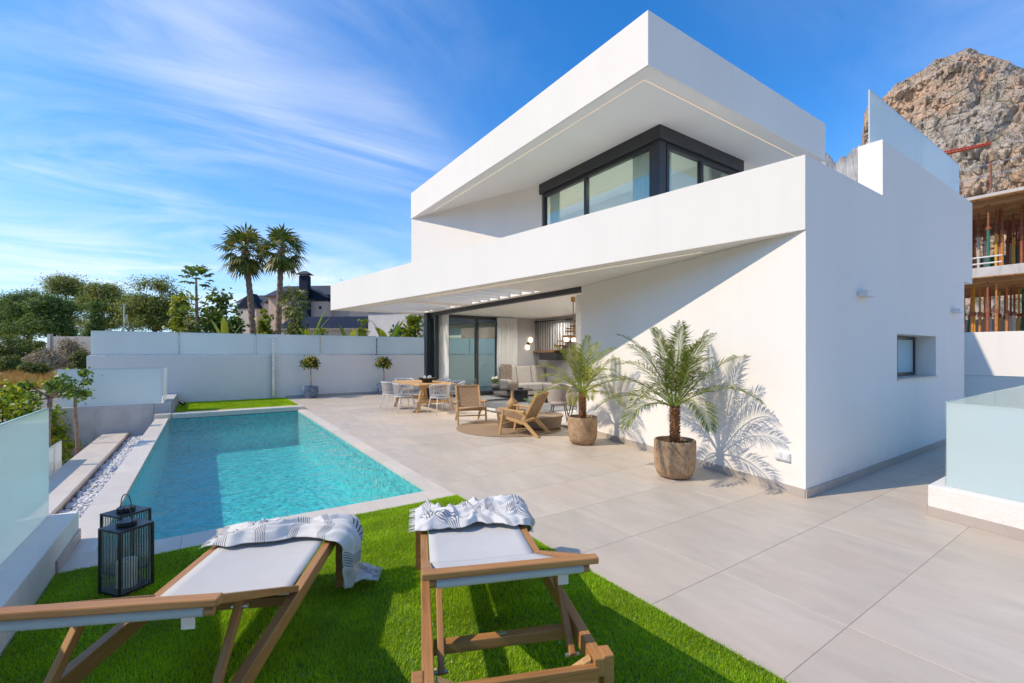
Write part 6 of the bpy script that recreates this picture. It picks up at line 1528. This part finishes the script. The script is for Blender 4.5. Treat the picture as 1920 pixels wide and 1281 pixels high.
pt_s = np.array([0, 0.18, 0.30, 0.44, 0.52, 0.66, 0.74, 0.80, 0.86, 1.0]); pt_z = np.array([0, 0.22, 0.34, 0.62, 0.67, 0.90, 0.97, 1.0, 0.97, 0.3]); pt_x = np.array([-260, -170, -120, -100, -80, -52, -22, 0, 30, 260])
Zg = Hc * np.interp(Sg, pt_s, pt_z); Xg = XC + np.interp(Sg, pt_s, pt_x)
w_ = np.clip(Zg / 90, 0, 1) * np.clip((0.80 - Sg) / 0.06 + 0.25, 0.1, 1)
Xg = Xg + w_ * (-(fbm(Yg / 60, Zg / 75, 5, 21) - 0.5) * 60 - (fbm(Yg / 17 + Zg / 60, Zg / 30, 5, 31, 0.55, True) - 0.5) * 18 - (fbm(Yg / 5.5, Zg / 7, 3, 61, 0.55) - 0.5) * 9)
Zg = Zg + w_ * (fbm(Yg / 25, Sg * 14, 4, 41) - 0.5) * 9 * (Sg < 0.72)
V = np.stack([Xg, Yg * Xg / XC, Zg + GZ - 2], -1)
m = MB(); m.grid(V); m.build('mountain', ROCK, smooth=False, kind='structure')
def ridge(name, pts, depth, seed, amp, mat):
    """a long ridge: pts (x, y, crest height); slopes 'depth' metres to both sides"""
    P = []; pts = np.array(pts, dtype=float); n = 420; tt = np.linspace(0, len(pts) - 1, n)
    cx_ = np.interp(tt, np.arange(len(pts)), pts[:, 0]); cy_ = np.interp(tt, np.arange(len(pts)), pts[:, 1]); cz_ = np.interp(tt, np.arange(len(pts)), pts[:, 2])
    tx, ty_ = np.gradient(cx_), np.gradient(cy_); L_ = np.hypot(tx, ty_); nx_, ny_ = -ty_ / L_, tx / L_
    cz_ = cz_ * (0.93 + 0.14 * fbm(tt * 2.2, tt * 0, 5, seed))
    rows = []
    for f in np.linspace(-1, 1, 121):
        prof = (1 - abs(f)) ** 1.25
        dz = amp * (fbm(tt * 9 + 3 + f * 4, np.full(n, f * 24) + tt * 2, 5, seed + 1, 0.55, True) - 0.5) * prof ** 0.5 * (1 - prof * 0.75)
        rows.append(np.stack([cx_ + nx_ * depth * f, cy_ + ny_ * depth * f, cz_ * prof + dz + GZ - 3], -1))
    m = MB(); m.grid(np.array(rows)); return m.build(name, mat, smooth=True, kind='structure')
def far_dir(u, dist):
    a_ = YAW + math.atan((u - CX) / FPX); return dist * math.sin(a_), dist * math.cos(a_)
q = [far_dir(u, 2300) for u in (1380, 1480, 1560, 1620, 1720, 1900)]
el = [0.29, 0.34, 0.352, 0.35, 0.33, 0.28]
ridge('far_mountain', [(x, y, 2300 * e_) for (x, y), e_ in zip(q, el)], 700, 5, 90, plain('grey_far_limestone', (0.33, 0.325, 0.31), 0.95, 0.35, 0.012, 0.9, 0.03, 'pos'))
ridge('west_hills', [(-900, -1400, 90), (-1300, -700, 300), (-1500, -100, 390), (-1450, 500, 330), (-1250, 1000, 200)], 700, 9, 110, plain('wooded_slope', (0.07, 0.085, 0.05), 0.95, 0.4, 0.02, 0, 1, 'pos'))
